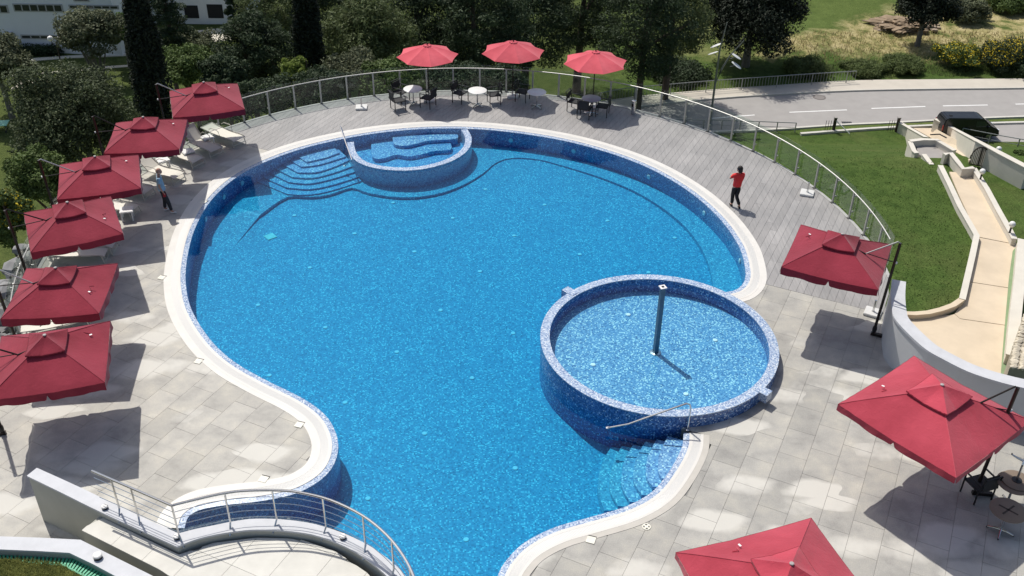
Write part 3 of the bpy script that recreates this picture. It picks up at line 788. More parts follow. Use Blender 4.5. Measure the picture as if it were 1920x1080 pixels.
# small round wall lights, floor boxes, drain
LITE = M('lamp_housing', (.70, .69, .66), .5); DARK = M('dark_metal', (.025, .025, .027), .45, .3)
def puck(px, py, z, label, big=1.0):
    p = G(px, py, z); e = empty('wall_light', p); tag(e, label, 'wall light', 'round lights on the wall copings')
    MB().lathe([(.07 * big, 0), (.07 * big, .05 * big)], n=16).build('housing', DARK, e); MB().lathe([(.075 * big, .05 * big), (.075 * big, .075 * big), (.06 * big, .085 * big)], n=16).build('lens', LITE, e)
puck(197, 953, LZ, 'round light on the landing wall beside the first railing post'); puck(332, 1009, LZ, 'round light at the bend of the landing wall')
puck(643, 1009, LZ, 'round light on the curved coping beside the pool water'); puck(184, 1046, LZ, 'large round light on the corner planter wall', 1.3)
LID = M('cream_lid', (.74, .72, .62), .5); GAP = M('open_gap', (.05, .05, .05), .8)
def floor_box(px, py, rz, label):
    p = G(px, py); e = empty('floor_box', p, rz); tag(e, label, 'floor box', 'small square covers in the paving')
    MB().box((0, 0, .014), (.21, .21, .012)).build('lid', LID, e); MB().box((0, .125, .008), (.22, .035, .006)).build('gap', GAP, e)
for px, py, lb in ((372, 678, 'small cream floor cover right of the lowest left umbrella shadow'), (561, 797, 'small cream floor cover on the rounded paving tip'), (494, 899, 'small cream floor cover just above the steel railing'),
                   (1108, 1013, 'small cream floor cover below the curved pool steps'), (303, 521, 'small cream floor cover near the umbrella shadows on the left'), (382, 379, 'small cream floor cover beside the pool near the bald man')):
    floor_box(px, py, UA + R(8), lb)
p = G(1212, 988); e = empty('floor_drain', p); tag(e, 'round floor drain in the paving below the pool steps', 'drain')
MB().lathe([(.105, .004), (.105, .014)], n=20).build('frame', LID, e)
for k in range(4):
    a = k * math.pi / 2; MB().box((.06 * math.cos(a), .06 * math.sin(a), .016), (.03, .05, .006), a).build('slot', GAP, e)

# pool handrails
def grab(name, pts, label):
    e = empty(name, (pts[0].x, pts[0].y, 0)); tag(e, label, 'handrail')
    return e
def rail_curve(e, pts, r=.024):
    b = MB(); b.tube(pts, r, 8); loc(b.build('rail', STEEL, e, True), e)
    for p in (pts[0], pts[-1]): b = MB(); b.lathe([(.06, 0), (.06, .015), (.03, .03)], p, 12); loc(b.build('flange', STEEL, e), e)
f0 = G(1289, 806, .012); t0 = z_for(f0.x, f0.y, 757)
tipg = G(1178, 795, -.1)
e = grab('pool_handrail', [f0], 'bent steel handrail at the steps beside the wading pool')
kn = Vector((f0.x + .02, f0.y + .02, t0))
rail_curve(e, [f0, Vector((f0.x, f0.y, t0 - .15)), Vector((f0.x - .03, f0.y, t0 - .03)), Vector((f0.x - .12, f0.y + .02, t0 - .01)), atY(1178, 795, f0.y - .1), atY(1140, 802, f0.y - .12)])
f1 = G(652, 308, -.2)
e = grab('pool_handrail', [f1], 'tall steel handrail at the far pool steps beside the spa')
g1 = G(640, 262, .012); t1 = z_for(g1.x, g1.y, 237)
rail_curve(e, [g1 + Vector((.15, .05, 0)), Vector((g1.x + .05, g1.y, t1 - .1)), Vector((g1.x, g1.y, t1)), Vector((g1.x + .1, g1.y - .25, t1 - .12)), G(660, 300, .1), G(646, 311, -.25)])

# ------------------------------------------------------------------ umbrellas
def fabric(name, col, var=.10):
    m, nt, N, L, P = newmat(name); v = N.new('ShaderNodeTexCoord').outputs['Object']
    n1 = noise(N, L, 1.1, 4, v); n2 = noise(N, L, 7, 3, v, .5, 1.2); n3 = noise(N, L, 220, 2, v)
    rp = ramp(N, [(.3, tuple(c * (1 - var) for c in col)), (.7, tuple(c * (1 + var) for c in col))]); L.new(n1, rp.inputs[0])
    oi = N.new('ShaderNodeObjectInfo'); mr = N.new('ShaderNodeMapRange'); mr.inputs[3].default_value = .90; mr.inputs[4].default_value = 1.10; L.new(oi.outputs['Random'], mr.inputs[0])
    fade = ramp(N, [(.35, (1, 1, 1)), (.75, (1.16, 1.5, 1.4))]); L.new(noise(N, L, .55, 3, v), fade.inputs[0])
    cc = mixc(N, L, 1.0, mixc(N, L, 1.0, rp.outputs[0], mr.outputs[0], 'MULTIPLY'), fade.outputs[0], 'MULTIPLY')
    L.new(cc, P.inputs['Base Color']); P.inputs['Roughness'].default_value = .85; P.inputs['Specular IOR Level'].default_value = .15
    tl = N.new('ShaderNodeBsdfTranslucent'); L.new(cc, tl.inputs[0]); mx = N.new('ShaderNodeMixShader'); mx.inputs[0].default_value = .06; L.new(P.outputs[0], mx.inputs[1]); L.new(tl.outputs[0], mx.inputs[2]); L.new(mx.outputs[0], N['Material Output'].inputs['Surface'])
    P.inputs['Sheen Weight'].default_value = .25
    ad = N.new('ShaderNodeMath'); ad.operation = 'MULTIPLY_ADD'; L.new(n3, ad.inputs[0]); ad.inputs[1].default_value = .05; L.new(n2, ad.inputs[2])
    L.new(bump(N, L, ad.outputs[0], .35, .03), P.inputs['Normal']); return m
WINE = fabric('wine_red_canvas', (.245, .021, .038)); CRIM = fabric('bright_wine_canvas', (.42, .045, .07)); ROSE = fabric('faded_rose_canvas', (.56, .075, .10)); MAST = M('dark_bronze_tube', (.035, .028, .025), .4, .5, var=.1)
LABELC = M('white_tag', (.8, .8, .78), .6)
def canopy_mesh(s, rise, skirt, seed, slit=True):
    """four sagging hip panels, with a hem that hangs down; returns (canopy, valance) builders"""
    r = random.Random(seed); n = 20; b = MB(); h = s / 2
    ph = [r.uniform(0, 6.28) for _ in range(8)]
    cs = [(-h, -h), (h, -h), (h, h), (-h, h)]
    hems = []
    for k in range(4):
        A, B_ = cs[k], cs[(k + 1) % 4]; vs = []; fs = []
        for i in range(n + 1):            # i: from edge (0) to apex (1)
            t = i / n
            for j in range(n + 1):
                w = j / n; ex = A[0] + (B_[0] - A[0]) * w; ey = A[1] + (B_[1] - A[1]) * w
                x, y = ex * (1 - t), ey * (1 - t)
                z = rise * (t ** .92)
                side_ = math.sin(math.pi * w)
                z -= .045 * side_ * math.sin(math.pi * min(1, t * 1.1)) + .05 * side_ * (1 - t) ** 3
                cw = min(w, 1 - w); z += .016 * math.sin(cw * 60 + ph[k] * 2 - t * 9) * math.exp(-cw * 5) * (1 - t) ** .7 * min(1, cw * 12) * (1 if (k + seed) % 3 else .35)
                z -= .02 * math.exp(-((w - .5 - .12 * math.sin(ph[k + 4])) / .05) ** 2) * (1 - t) ** 2 * max(0, math.sin(ph[k]))
                vs.append((x, y, z))
        for i in range(n):
            for j in range(n): fs.append((i * (n + 1) + j, i * (n + 1) + j + 1, (i + 1) * (n + 1) + j + 1, (i + 1) * (n + 1) + j))
        b.add(vs, fs); hems.append((vs[:n + 1], k))
    v = MB()
    for edge, k in hems:
        N2 = 60; vs = []; fs = []
        nx, ny = ((0, -1), (1, 0), (0, 1), (-1, 0))[k]
        for j in range(N2 + 1):
            w = j / N2; f = w * n; i0 = min(int(f), n - 1); q = f - i0
            x, y, z = (edge[i0][m_] * (1 - q) + edge[i0 + 1][m_] * q for m_ in range(3))
            drop = skirt * (1 - .25 * math.exp(-((w - .5) / .012) ** 2) * 0) + .05 * skirt * math.sin(w * 17 + ph[k + 4])
            if slit and abs(w - .5) < .02: drop *= .25 + .75 * abs(w - .5) / .02
            fl = (.02 + .02 * math.sin(w * 23 + ph[k])) * skirt / .23
            vs += [(x + nx * .004, y + ny * .004, z + .004), (x + nx * fl * .5, y + ny * fl * .5, z - drop * .5), (x + nx * fl, y + ny * fl, z - drop)]
        for j in range(N2):
            for m_ in range(2): fs.append((j * 3 + m_, (j + 1) * 3 + m_, (j + 1) * 3 + m_ + 1, j * 3 + m_ + 1))
        v.add(vs, fs)
    return b, v
def cantilever(px4, zc, mast_dir, label, seed, size=None, foot=True, rise=.62, skirt=.22, topz=None, mast_gap=.30, cloth=None):
    WINE = cloth or globals()['WINE']
    P4 = GL(px4, zc); c = sum(P4, Vector()) / 4
    e0 = (P4[1] - P4[0]) + (P4[2] - P4[3]); e1 = (P4[2] - P4[1]) + (P4[3] - P4[0])
    e1r = Vector((-e1.y, e1.x, 0)); ang = math.atan2(e0.y + e1r.y, e0.x + e1r.x)
    s = size or (e0.length + e1.length) / 4
    e = empty('cantilever_umbrella', (c.x, c.y, 0), ang); tag(e, label, 'umbrella', 'wine red square cantilever umbrellas')
    # tilt of the roof so that its corners stand where they are seen
    b, v = canopy_mesh(s, rise, skirt, seed)
    cn = b.build('canopy', WINE, e, True); vl = v.build('valance', WINE, e, True)
    for q in (cn, vl): q.location = (0, 0, zc)
    for k in range(4):
        a_ = math.pi / 4 + k * math.pi / 2; d_ = Vector((math.cos(a_), math.sin(a_), 0)) * s * .7071
        b = MB(); b.tube([d_ * (1 - t_ / 8) + Vector((0, 0, rise * (t_ / 8) ** .92 + .003)) for t_ in range(0, 8)], .009, 5); q_ = b.build('seam', WINE, e, True); q_.location = (0, 0, zc)
    # vent cap
    cap, _ = canopy_mesh(s * .34, rise * .38, .05, seed + 9, False)
    q = cap.build('vent_cap', WINE, e, True); q.location = (0, 0, zc + rise * .72 + .075)
    _, cv = canopy_mesh(s * .34, rise * .38, .035, seed + 9, False)
    q2 = cv.build('cap_hem', WINE, q, True)
    MB().lathe([(.045, 0), (.045, .022), (.03, .03)], (0, 0, rise * .38 - .01), 12).build('finial', M('grey_finial', (.35, .32, .31), .5) if 'grey_finial' not in bpy.data.materials else bpy.data.materials['grey_finial'], q)
    # mast on the side mast_dir (local angle), leaning slightly outwards
    md = Vector((math.cos(mast_dir), math.sin(mast_dir), 0)); sd_ = Vector((-md.y, md.x, 0))
    mx = s / 2 + mast_gap; tz = topz or zc + rise + .25
    foot_p = md * (mx + .02); top_p = md * (mx + .12) + Vector((0, 0, tz))
    b = MB(); b.tube([foot_p, top_p], .045, 10); b.build('mast', MAST, e, True)
    hit = md * (s * .28) + Vector((0, 0, zc + rise * .46))
    b = MB(); b.tube([top_p - Vector((0, 0, .02)), top_p + Vector((0, 0, .03)) - md * .06, hit], .022, 8); b.build('upper_arm', ALU if seed % 2 else MAST, e, True)
    kn = foot_p.lerp(top_p, .80)
    b = MB(); b.tube([kn, hit - md * .0 + Vector((0, 0, .015))], .014, 6); b.build('strut', MAST, e, True)
    b = MB(); b.tube([hit - Vector((0, 0, .02)), Vector((0, 0, zc + rise - .12))], .02, 6); b.build('lower_arm', MAST, e)
    b = MB(); b.lathe([(.06, -.09), (.07, 0), (.06, .09)], foot_p.lerp(top_p, .07), 10); b.build('clamp', DARK, e)
    b = MB(); b.bar(foot_p.lerp(top_p, .09) + sd_ * .06, foot_p.lerp(top_p, .09) + sd_ * .17, .025); b.build('crank', DARK, e)
    b = MB(); b.lathe([(.028, -.03), (.035, 0), (.028, .03)], kn + sd_ * .0 - md * -.05, 8); b.build('knob', LABELC, e)
    b = MB()
    b.bar(foot_p - md * .07 + Vector((0, 0, .05)), foot_p + md * .42 + Vector((0, 0, .05)), .10, .09); b.build('floor_bracket', MAST, e)
    for k in range(4):
        a = math.pi / 4 + k * math.pi / 2; b = MB(); b.bar((0, 0, zc + rise - .06), (math.cos(a) * s * .69, math.sin(a) * s * .69, zc - .03), .022, .03); b.build('rib', MAST, e)
    # tie strap and care tag on a panel
    r = random.Random(seed); a = mast_dir + math.pi + r.choice((-.5, .5))
    hx = s * .40; q = Vector((math.cos(a), math.sin(a), 0)) * hx; zt = zc + rise * (1 - hx / (s / 2) / max(abs(math.cos(a)), abs(math.sin(a))) * max(abs(math.cos(a)), abs(math.sin(a)))) 
    m_ = max(abs(q.x), abs(q.y)); zt = zc + rise * (1 - m_ / (s / 2)) ** .92 - .045 * 0
    MB().box((q.x, q.y, zt + .012), (.07, .045, .006), a).build('care_tag', LABELC, e)
    b = MB(); t_ = Vector((-math.sin(a), math.cos(a), 0))
    b.tube([q + t_ * .08 + Vector((0, 0, zt - zc + zc + .0)), q + t_ * .16 - q.normalized() * .12 + Vector((0, 0, zt + .06)), q + t_ * .26 - q.normalized() * .05 + Vector((0, 0, zt + .03))], .012, 5); b.build('tie_strap', WINE, e)
    return e, c, ang, s
LS = [([(321, 171), (448, 156), (454, 204), (323, 223)], 'wine red cantilever umbrella nearest the tall dark cypress, farthest of the left row'),
      ([(220, 232), (355, 223), (334, 278), (189, 290)], 'wine red cantilever umbrella second from the cypress in the left row'),
      ([(109, 311), (264, 291), (265, 351), (104, 374)], 'wine red cantilever umbrella beside the standing man'),
      ([(47, 401), (214, 367), (227, 435), (51, 477)], 'wine red cantilever umbrella above the pale loungers, fourth from the cypress'),
      ([(47, 506), (229, 494), (185, 583), (-5, 600)], 'wine red cantilever umbrella second nearest in the left row, its mast out of sight'),
      ([(8, 633), (212, 600), (196, 712), (-38, 756)], 'wine red cantilever umbrella nearest the steel railing in the left row')]
LU = []
for i, (p4, lb) in enumerate(LS): LU.append(cantilever(p4, 2.2, math.pi, lb, 11 + i))
def sq2(pa, pb, z):
    A, B_ = G(*pa, z), G(*pb, z); d = A - B_; q = Vector((d.y, -d.x, 0)); return [pix(v) for v in (A, A + q, B_ + q, B_)]
RU = [cantilever([(1501, 420), (1670, 459), (1647, 545), (1468, 501)], 2.45, 0.0, 'wine red cantilever umbrella at the right edge of the plank deck', 31, mast_gap=.12),
      cantilever([(1708, 672), (1940, 792), (1801, 895), (1564, 750)], 2.5, .78, 'large wine red umbrella in front of the white parapet wall', 32, rise=.70, mast_gap=-.02, cloth=CRIM, skirt=.17),
      cantilever(sq2((1521, 971), (1267, 1036), 2.5), 2.5, .78, 'large wine red umbrella cut by the bottom edge of the picture', 33, rise=.70, cloth=CRIM, skirt=.17)]

def octagon(px, py, zc, rad, label, base=None, tilt=0.0):
    c = G(px, py, zc); e = empty('market_umbrella', (c.x, c.y, 0), R(11)); tag(e, label, 'umbrella', 'rose red round umbrellas by the glass fence')
    n = 8; rise = .50; m_ = 5
    for k in range(1):
        b = MB()
        for s_ in range(n):
            a, c2 = 2 * math.pi * s_ / n, 2 * math.pi * (s_ + 1) / n; vs = []; fs = []
            for i in range(m_ + 1):
                t = i / m_
                for j in range(m_ + 1):
                    w = j / m_; x = (math.cos(a) * (1 - w) + math.cos(c2) * w) * rad * (1 - t); y = (math.sin(a) * (1 - w) + math.sin(c2) * w) * rad * (1 - t)
                    sag = math.sin(math.pi * w) * .05 * (1 - t); pull = 1 - math.sin(math.pi * w) * .05 * (1 - t)
                    vs.append((x * pull, y * pull, rise * t ** .9 - sag * .8))
            for i in range(m_):
                for j in range(m_): fs.append((i * (m_ + 1) + j, i * (m_ + 1) + j + 1, (i + 1) * (m_ + 1) + j + 1, (i + 1) * (m_ + 1) + j))
            b.add(vs, fs)
        o = b.build('canopy', ROSE, e, True); o.location = (0, 0, zc)
    b = MB()
    for s_ in range(n):
        a = 2 * math.pi * s_ / n; b.box((math.cos(a) * .14, math.sin(a) * .14, 0), (.08, .09, .015), a)
    o = b.build('vent_flaps', ROSE, e); o.location = (0, 0, zc + rise - .035)
    MB().lathe([(.02, 0), (.03, .04), (.012, .08)], (0, 0, zc + rise), 10).build('finial', MAST, e)
    MB().lathe([(.024, .02), (.024, zc + rise)], n=10).build('pole', MAST, e)
    for s_ in range(n):
        a = 2 * math.pi * s_ / n
        b = MB(); b.bar((0, 0, zc + rise - .05), (math.cos(a) * rad * .985, math.sin(a) * rad * .985, zc - .012), .012, .016); b.build('rib', MAST, e)
    return e, c
O1 = octagon(801.5, 104, 2.12, 1.37, 'rose red round umbrella leftmost of three at the fence')
O2 = octagon(962, 97.5, 2.12, 1.42, 'rose red round umbrella middle one of three at the fence')
O3 = octagon(1116, 116.5, 2.12, 1.42, 'rose red round umbrella rightmost of three at the fence')
BASEW = M('white_base_block', (.62, .62, .60), .5, var=.06)
def ubase(x, y, rz, label, tube_h=.42):
    e = empty('umbrella_base', (x, y, .002), rz); tag(e, label, 'umbrella base', 'white square umbrella bases')
    bm = bmesh.new(); bmesh.ops.create_cube(bm, size=1); bmesh.ops.scale(bm, vec=(.50, .50, .09), verts=bm.verts); bmesh.ops.translate(bm, vec=(0, 0, .045), verts=bm.verts)
    bmesh.ops.bevel(bm, geom=bm.edges, offset=.015, segments=2, affect='EDGES'); me = bpy.data.meshes.new('block'); bm.to_mesh(me); bm.free(); me.materials.append(BASEW); link('block', me, e)
    if tube_h: MB().lathe([(.035, .09), (.032, .09 + tube_h)], n=12).build('socket', STEEL, e); MB().lathe([(.045, .088), (.045, .11)], n=12).build('collar', STEEL, e)
    return e
p = G(678, 203); ubase(p.x, p.y, R(5), 'empty white umbrella base alone on the deck left of the tables')
p = G(1513, 364); ubase(p.x, p.y, R(-20), 'empty white umbrella base against the glass fence on the right')
p = G(1636, 588); ubase(p.x, p.y, R(-28), 'empty white umbrella base by the parapet, beside the leaning mast')
ubase(O2[1].x, O2[1].y, R(3), 'white base under the middle rose umbrella', .2); ubase(O1[1].x, O1[1].y, R(8), 'white base under the leftmost rose umbrella', .2); ubase(O3[1].x, O3[1].y, R(-8), 'white base under the rightmost rose umbrella', .2)

# ------------------------------------------------------------------ tables and chairs
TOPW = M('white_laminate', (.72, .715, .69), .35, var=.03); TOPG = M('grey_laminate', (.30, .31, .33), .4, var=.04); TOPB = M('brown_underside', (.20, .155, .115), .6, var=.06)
BLACK = M('black_powder_coat', (.012, .012, .013), .45, var=.1); MESHB = M('black_mesh_seat', (.022, .023, .026), .7, var=.2, scale=30)
def table(loc_, rz, label, top=TOPW, h=.74, inverted=False, z0=0.0, r=.42, xmark=False):
    e = empty('bistro_table', (loc_[0], loc_[1], z0), rz); tag(e, label, 'table', 'round bistro tables')
    def zz(z): return h - z if inverted else z
    parts = [('table_top', [(r - .01, h - .028), (r, h - .022), (r, h - .006), (r - .012, h)], top if not inverted else TOPB, 36), ('column', [(.03, .05), (.03, h - .03)], STEEL, 12), ('mount_plate', [(.12, h - .045), (.12, h - .03)], DARK, 16)]
    for nm, prof, mt, n in parts:
        MB().lathe([(a_, zz(b_)) for a_, b_ in prof], n=n).build(nm, mt, e, nm != 'mount_plate')
    for k in range(4):
        a = k * math.pi / 2 + math.pi / 4; d = Vector((math.cos(a), math.sin(a), 0))
        b = MB(); b.tube([d * .0 + Vector((0, 0, zz(.085))), d * .15 + Vector((0, 0, zz(.07))), d * .30 + Vector((0, 0, zz(.03)))], [.032, .026, .018], 8); f = b.build('foot', STEEL, e, True)
        MB().lathe([(.018, zz(.0)), (.018, zz(.03))], d * .30, 8).build('pad', DARK, f)
    if xmark:
        for a in (.35, .35 + 1.75): MB().box((0, 0, h + .003), (.46, .045, .004), a).build('cross_mark', M('dark_brown_mark', (.06, .045, .035), .7) if 'dark_brown_mark' not in bpy.data.materials else bpy.data.materials['dark_brown_mark'], e)
    return e
TB = {}
for k, (px, py, mt, lb) in enumerate(((774, 166, TOPW, 'white round bistro table leftmost by the fence, half in umbrella shade'), (895, 169, TOPW, 'bright white round bistro table fully in sun between two rose umbrellas'),
                                  (1006.5, 172, TOPW, 'white round bistro table third from left, no chair on its right'), (1109, 184, TOPG, 'grey shaded round bistro table rightmost under the rose umbrella'))):
    p = G(px, py, .74); TB[k] = p; table(p, R((20, 10, 0, 35)[k]), lb, mt)
def make_chair():
    e = empty('armchair')
    w, d = .27, .26
    b = MB(); b.box((0, 0, .44), (.50, .48, .025)); b.build('seat', MESHB, e)
    m_ = Matrix.Rotation(R(-12), 3, 'X'); b = MB(); b.box((0, -.30, .68), (.46, .02, .38), mat=m_); b.build('backrest', MESHB, e)
    for s in (-1, 1):
        b = MB(); b.bar((s * w, .24, 0), (s * w, .24, .65), .03); b.build('leg', BLACK, e)
        b = MB(); b.bar((s * w, -.25, 0), (s * w, -.25, .45), .03); b.bar((s * w * .92, -.25, .45), (s * w * .92, -.345, .88), .03); b.build('leg', BLACK, e)
        b = MB(); b.bar((s * w, .27, .655), (s * w, -.30, .655), .045, .022); b.build('armrest', BLACK, e)
        b = MB(); b.bar((s * w, .24, .43), (s * w, -.25, .43), .025); b.build('side_rail', BLACK, e)
    b = MB(); b.bar((-w, .24, .43), (w, .24, .43), .025); b.bar((-w, -.25, .43), (w, -.25, .43), .025); b.build('seat_frame', BLACK, e)
    b = MB(); b.bar((-w * .92, -.345, .88), (w * .92, -.345, .88), .028); b.build('back_rail', BLACK, e)
    return e
ch0 = make_chair(); first = [True]
def chair(px, py, face, label):
    """face: degrees, direction the sitter looks (0 = +x)"""
    p = G(px, py, .44); e = ch0 if first[0] else copy_tree(ch0); first[0] = False
    e.location = (p.x, p.y, 0); e.rotation_euler = (0, 0, R(face - 90)); tag(e, label, 'chair', 'black armchairs round the bistro tables')
chair(746, 187, 28, 'black armchair left of the leftmost white table')
chair(802, 182, 155, 'black armchair right of the leftmost white table under the rose umbrella')
chair(752, 171, -35, 'black armchair behind the leftmost white table')
chair(863, 173, -30, 'black armchair left of the sunlit white table')
chair(926, 176, 195, 'black armchair right of the sunlit white table')
chair(980, 171, -20, 'black armchair left of the third white table')
chair(1078, 189, -25, 'black armchair far left of the grey table, back turned left')
chair(1097, 202, 70, 'black armchair nearest the pool at the grey table, back to the camera')
chair(1130, 198, 165, 'black armchair right of the grey table')
chair(1838, 905, 110, 'black armchair half hidden under the large umbrella by the parapet')
# ashtray bin
p = G(1187, 214); e = empty('ashtray_bin', p); tag(e, 'small steel cylinder ashtray bin at the deck edge by the fence', 'bin')
MB().lathe([(.10, 0), (.10, .60)], n=20).build('body', STEEL, e, True); MB().lathe([(.105, .60), (.105, .64), (.07, .655)], n=20).build('lid', STEEL, e, True)
MB().box((-.07, -.075, .45), (.09, .02, .14), R(-45)).build('opening', BLACK, e)
# stacked tables at the lower right
pA = G(1891, 956, .74); table(pA, R(15), 'brown topped round table nearest the bottom right, dark cross on its top', TOPB, xmark=True)
pB = G(1903, 905, .74); table(pB, R(40), 'brown topped round table behind, carrying an upturned table', TOPB)
table(pB + Vector((.06, .06, 0)), R(10), 'upturned bistro table with its star foot in the air on a brown table', TOPB, inverted=True, z0=.745, r=.36)
pD = G(1904, 916, .74); table(pD + Vector((.12, .10, 0)), R(30), 'upturned bistro table standing on the ground between the brown tables', TOPB, inverted=True, z0=.004, r=.34) if False else None

# ------------------------------------------------------------------ loungers
SLING = M('cream_sling_fabric', (.70, .68, .60), .75, var=.04, scale=20); CREAMF = M('cream_metal_frame', (.52, .50, .44), .4, .2, var=.05); WPLAST = M('white_plastic', (.74, .74, .72), .45, var=.03)
def make_lounger(back):
    e = empty('sun_lounger'); L_ = 1.92; hw = .31; hz = .34
    kx = 1.22           # hinge measured from the foot end
    bx, bz = kx + .70 * math.cos(R(back)), hz + .70 * math.sin(R(back))
    b = MB(); N2 = 10; vs = []; fs = []
    for i in range(N2 + 1):
        x = kx * i / N2; z = hz - .03 * math.sin(math.pi * i / N2) - .05 * max(0, 1 - i / 1.5)
        vs += [(x, -hw, z), (x, hw, z)]
    for i in range(N2): fs.append((2 * i, 2 * i + 1, 2 * i + 3, 2 * i + 2))
    o = len(vs); vs += [(x_, y_, z_ - .012) for x_, y_, z_ in vs]; fs += [tuple(q + o for q in f[::-1]) for f in list(fs)]
    b.add(vs, fs); b.build('seat_sling', SLING, e)
    b = MB(); vs = []; fs = []
    for i in range(6):
        t = i / 5; vs += [(kx + (bx - kx) * t, -hw, hz + (bz - hz) * t - .02 * math.sin(math.pi * t)), (kx + (bx - kx) * t, hw, hz + (bz - hz) * t - .02 * math.sin(math.pi * t))]
    for i in range(5): fs.append((2 * i, 2 * i + 1, 2 * i + 3, 2 * i + 2))
    o = len(vs); vs += [(x_, y_, z_ - .012) for x_, y_, z_ in vs]; fs += [tuple(q + o for q in f[::-1]) for f in list(fs)]
    b.add(vs, fs); b.build('back_sling', SLING, e)
    for s in (-1, 1):
        b = MB(); b.tube([(-.03, s * hw, hz - .07), (.10, s * hw, hz), (kx, s * hw, hz), (1.70, s * hw, hz - .02)], .018, 6); b.build('side_rail', CREAMF, e, True)
        b = MB(); b.tube([(kx, s * hw, hz), (bx, s * hw, bz)], .018, 6); b.build('back_rail', CREAMF, e, True)
        b = MB(); b.tube([(.10, s * hw, hz), (.0, s * (hw + .02), 0)], .018, 6); b.build('leg', CREAMF, e, True)
        b = MB(); b.tube([(1.60, s * hw, hz - .02), (1.72, s * (hw + .02), 0)], .018, 6); b.build('leg', CREAMF, e, True)
        b = MB(); b.tube([(.75, s * (hw + .03), hz), (.80, s * (hw + .04), hz + .20), (.90, s * (hw + .04), hz + .24), (1.22, s * (hw + .04), hz + .24), (1.36, s * (hw + .03), hz + .15)], .016, 6); b.build('armrest', CREAMF, e, True)
    b = MB(); b.tube([(0, -hw, .10), (0, hw, .10)], .014, 6); b.build('crossbar', CREAMF, e); b = MB(); b.tube([(bx, -hw, bz), (bx, hw, bz)], .018, 6); b.build('head_bar', CREAMF, e)
    return e
protos = {}
def lounger(px, py, back, label, turn=0.0):
    p = G(px, py, 0.0); d = Vector((p.x - FC.x, p.y - FC.y)); a = math.atan2(d.y, d.x) + R(turn)
    e = copy_tree(protos[back]) if back in protos else make_lounger(back); protos.setdefault(back, e)
    e.location = p; e.rotation_euler = (0, 0, a); tag(e, label, 'sun lounger', 'cream sun loungers along the left fence'); return e
lounger(450, 273, 6, 'cream lounger farthest back, flat, beside the first glass panels', 8)
lounger(408, 293, 52, 'cream lounger with raised back right of the second umbrella')
lounger(374, 313, 22, 'cream lounger partly in shade just behind the standing man', 0)
lounger(338, 342, 40, 'cream lounger the bald man stands next to')
lounger(282, 370, 22, 'cream lounger in the shade left of the man')
lounger(256, 404, 22, 'cream lounger end showing between third and fourth umbrellas')
lounger(218, 470, 12, 'cream lounger in shadow under the fourth umbrella')
lounger(203, 486, 6, 'bright cream lounger lying flat between the fourth and fifth umbrellas', 2)
lounger(170, 606, 6, 'pale cream lounger between the fifth and nearest left umbrellas', 4)
lounger(176, 560, 22, 'cream lounger hidden mostly below the fifth umbrella')
def side_table(px, py, rz, label):
    p = G(px, py, .38); e = empty('side_table', (p.x, p.y, 0), rz); tag(e, label, 'side table', 'white plastic side tables between the loungers')
    bm = bmesh.new(); bmesh.ops.create_cube(bm, size=1); bmesh.ops.scale(bm, vec=(.46, .46, .05), verts=bm.verts); bmesh.ops.translate(bm, vec=(0, 0, .375), verts=bm.verts)
    bmesh.ops.bevel(bm, geom=bm.edges, offset=.018, segments=2, affect='EDGES'); me = bpy.data.meshes.new('table_top'); bm.to_mesh(me); bm.free(); me.materials.append(WPLAST); link('table_top', me, e)
    for x in (-1, 1):
        for y in (-1, 1): MB().box((x * .18, y * .18, .175), (.05, .05, .35)).build('leg', WPLAST, e)
side_table(388, 257, R(40), 'small white side table between the two farthest loungers'); side_table(305, 299, R(35), 'small white side table behind the bald man'); side_table(352, 283, R(35), 'small white side table in front of the raised lounger back')
side_table(237, 393, R(15), 'small white side table near the fourth umbrella edge')
# ------------------------------------------------------------------ people
SKIN = M('skin', (.50, .27, .19), .6, var=.05, scale=8); HAIRD = M('dark_hair', (.018, .013, .011), .6, var=.2, scale=30); HAIRG = M('grey_stubble', (.22, .17, .14), .8, var=.1)
def skin_obj(name, chains, mat, parent, sub=2):
    """chains: list of lists of (point, radius); the first point of a later chain may repeat an earlier point to join on"""
    V_, E_, Rr = [], [], []; idx = {}
    for ch in chains:
        prev = None
        for p, r in ch:
            key = tuple(round(x, 4) for x in p)
            if key not in idx: idx[key] = len(V_); V_.append(p); Rr.append(r if isinstance(r, tuple) else (r, r))
            i = idx[key]
            if prev is not None and prev != i: E_.append((prev, i))
            prev = i
    me = bpy.data.meshes.new(name); me.from_pydata(V_, E_, []); o = link(name, me, parent)
    sk = o.modifiers.new('skin', 'SKIN'); sk.use_smooth_shade = True
    for i, d in enumerate(me.skin_vertices[0].data): d.radius = Rr[i]; d.use_root = (i == 0)
    s_ = o.modifiers.new('sub', 'SUBSURF'); s_.levels = sub; s_.render_levels = sub
    dg = bpy.context.evaluated_depsgraph_get(); ev = o.evaluated_get(dg); m2 = bpy.data.meshes.new_from_object(ev)
    o.modifiers.clear(); o.data = m2; bpy.data.meshes.remove(me)
    m2.materials.clear(); m2.materials.append(mat)
    m2.polygons.foreach_set('use_smooth', [True] * len(m2.polygons)); return o
def ell(b, c, r, n=14, m_=10, rot=None):
    vs, fs = [], []
    for i in range(m_ + 1):
        t = math.pi * i / m_
        for k in range(n):
            a = 2 * math.pi * k / n; v = Vector((r[0] * math.sin(t) * math.cos(a), r[1] * math.sin(t) * math.sin(a), r[2] * math.cos(t)))
            vs.append(Vector(c) + (rot @ v if rot else v))
    for i in range(m_):
        for k in range(n): fs.append((i * n + k, (i + 1) * n + k, (i + 1) * n + (k + 1) % n, i * n + (k + 1) % n))
    b.add(vs, fs); return b
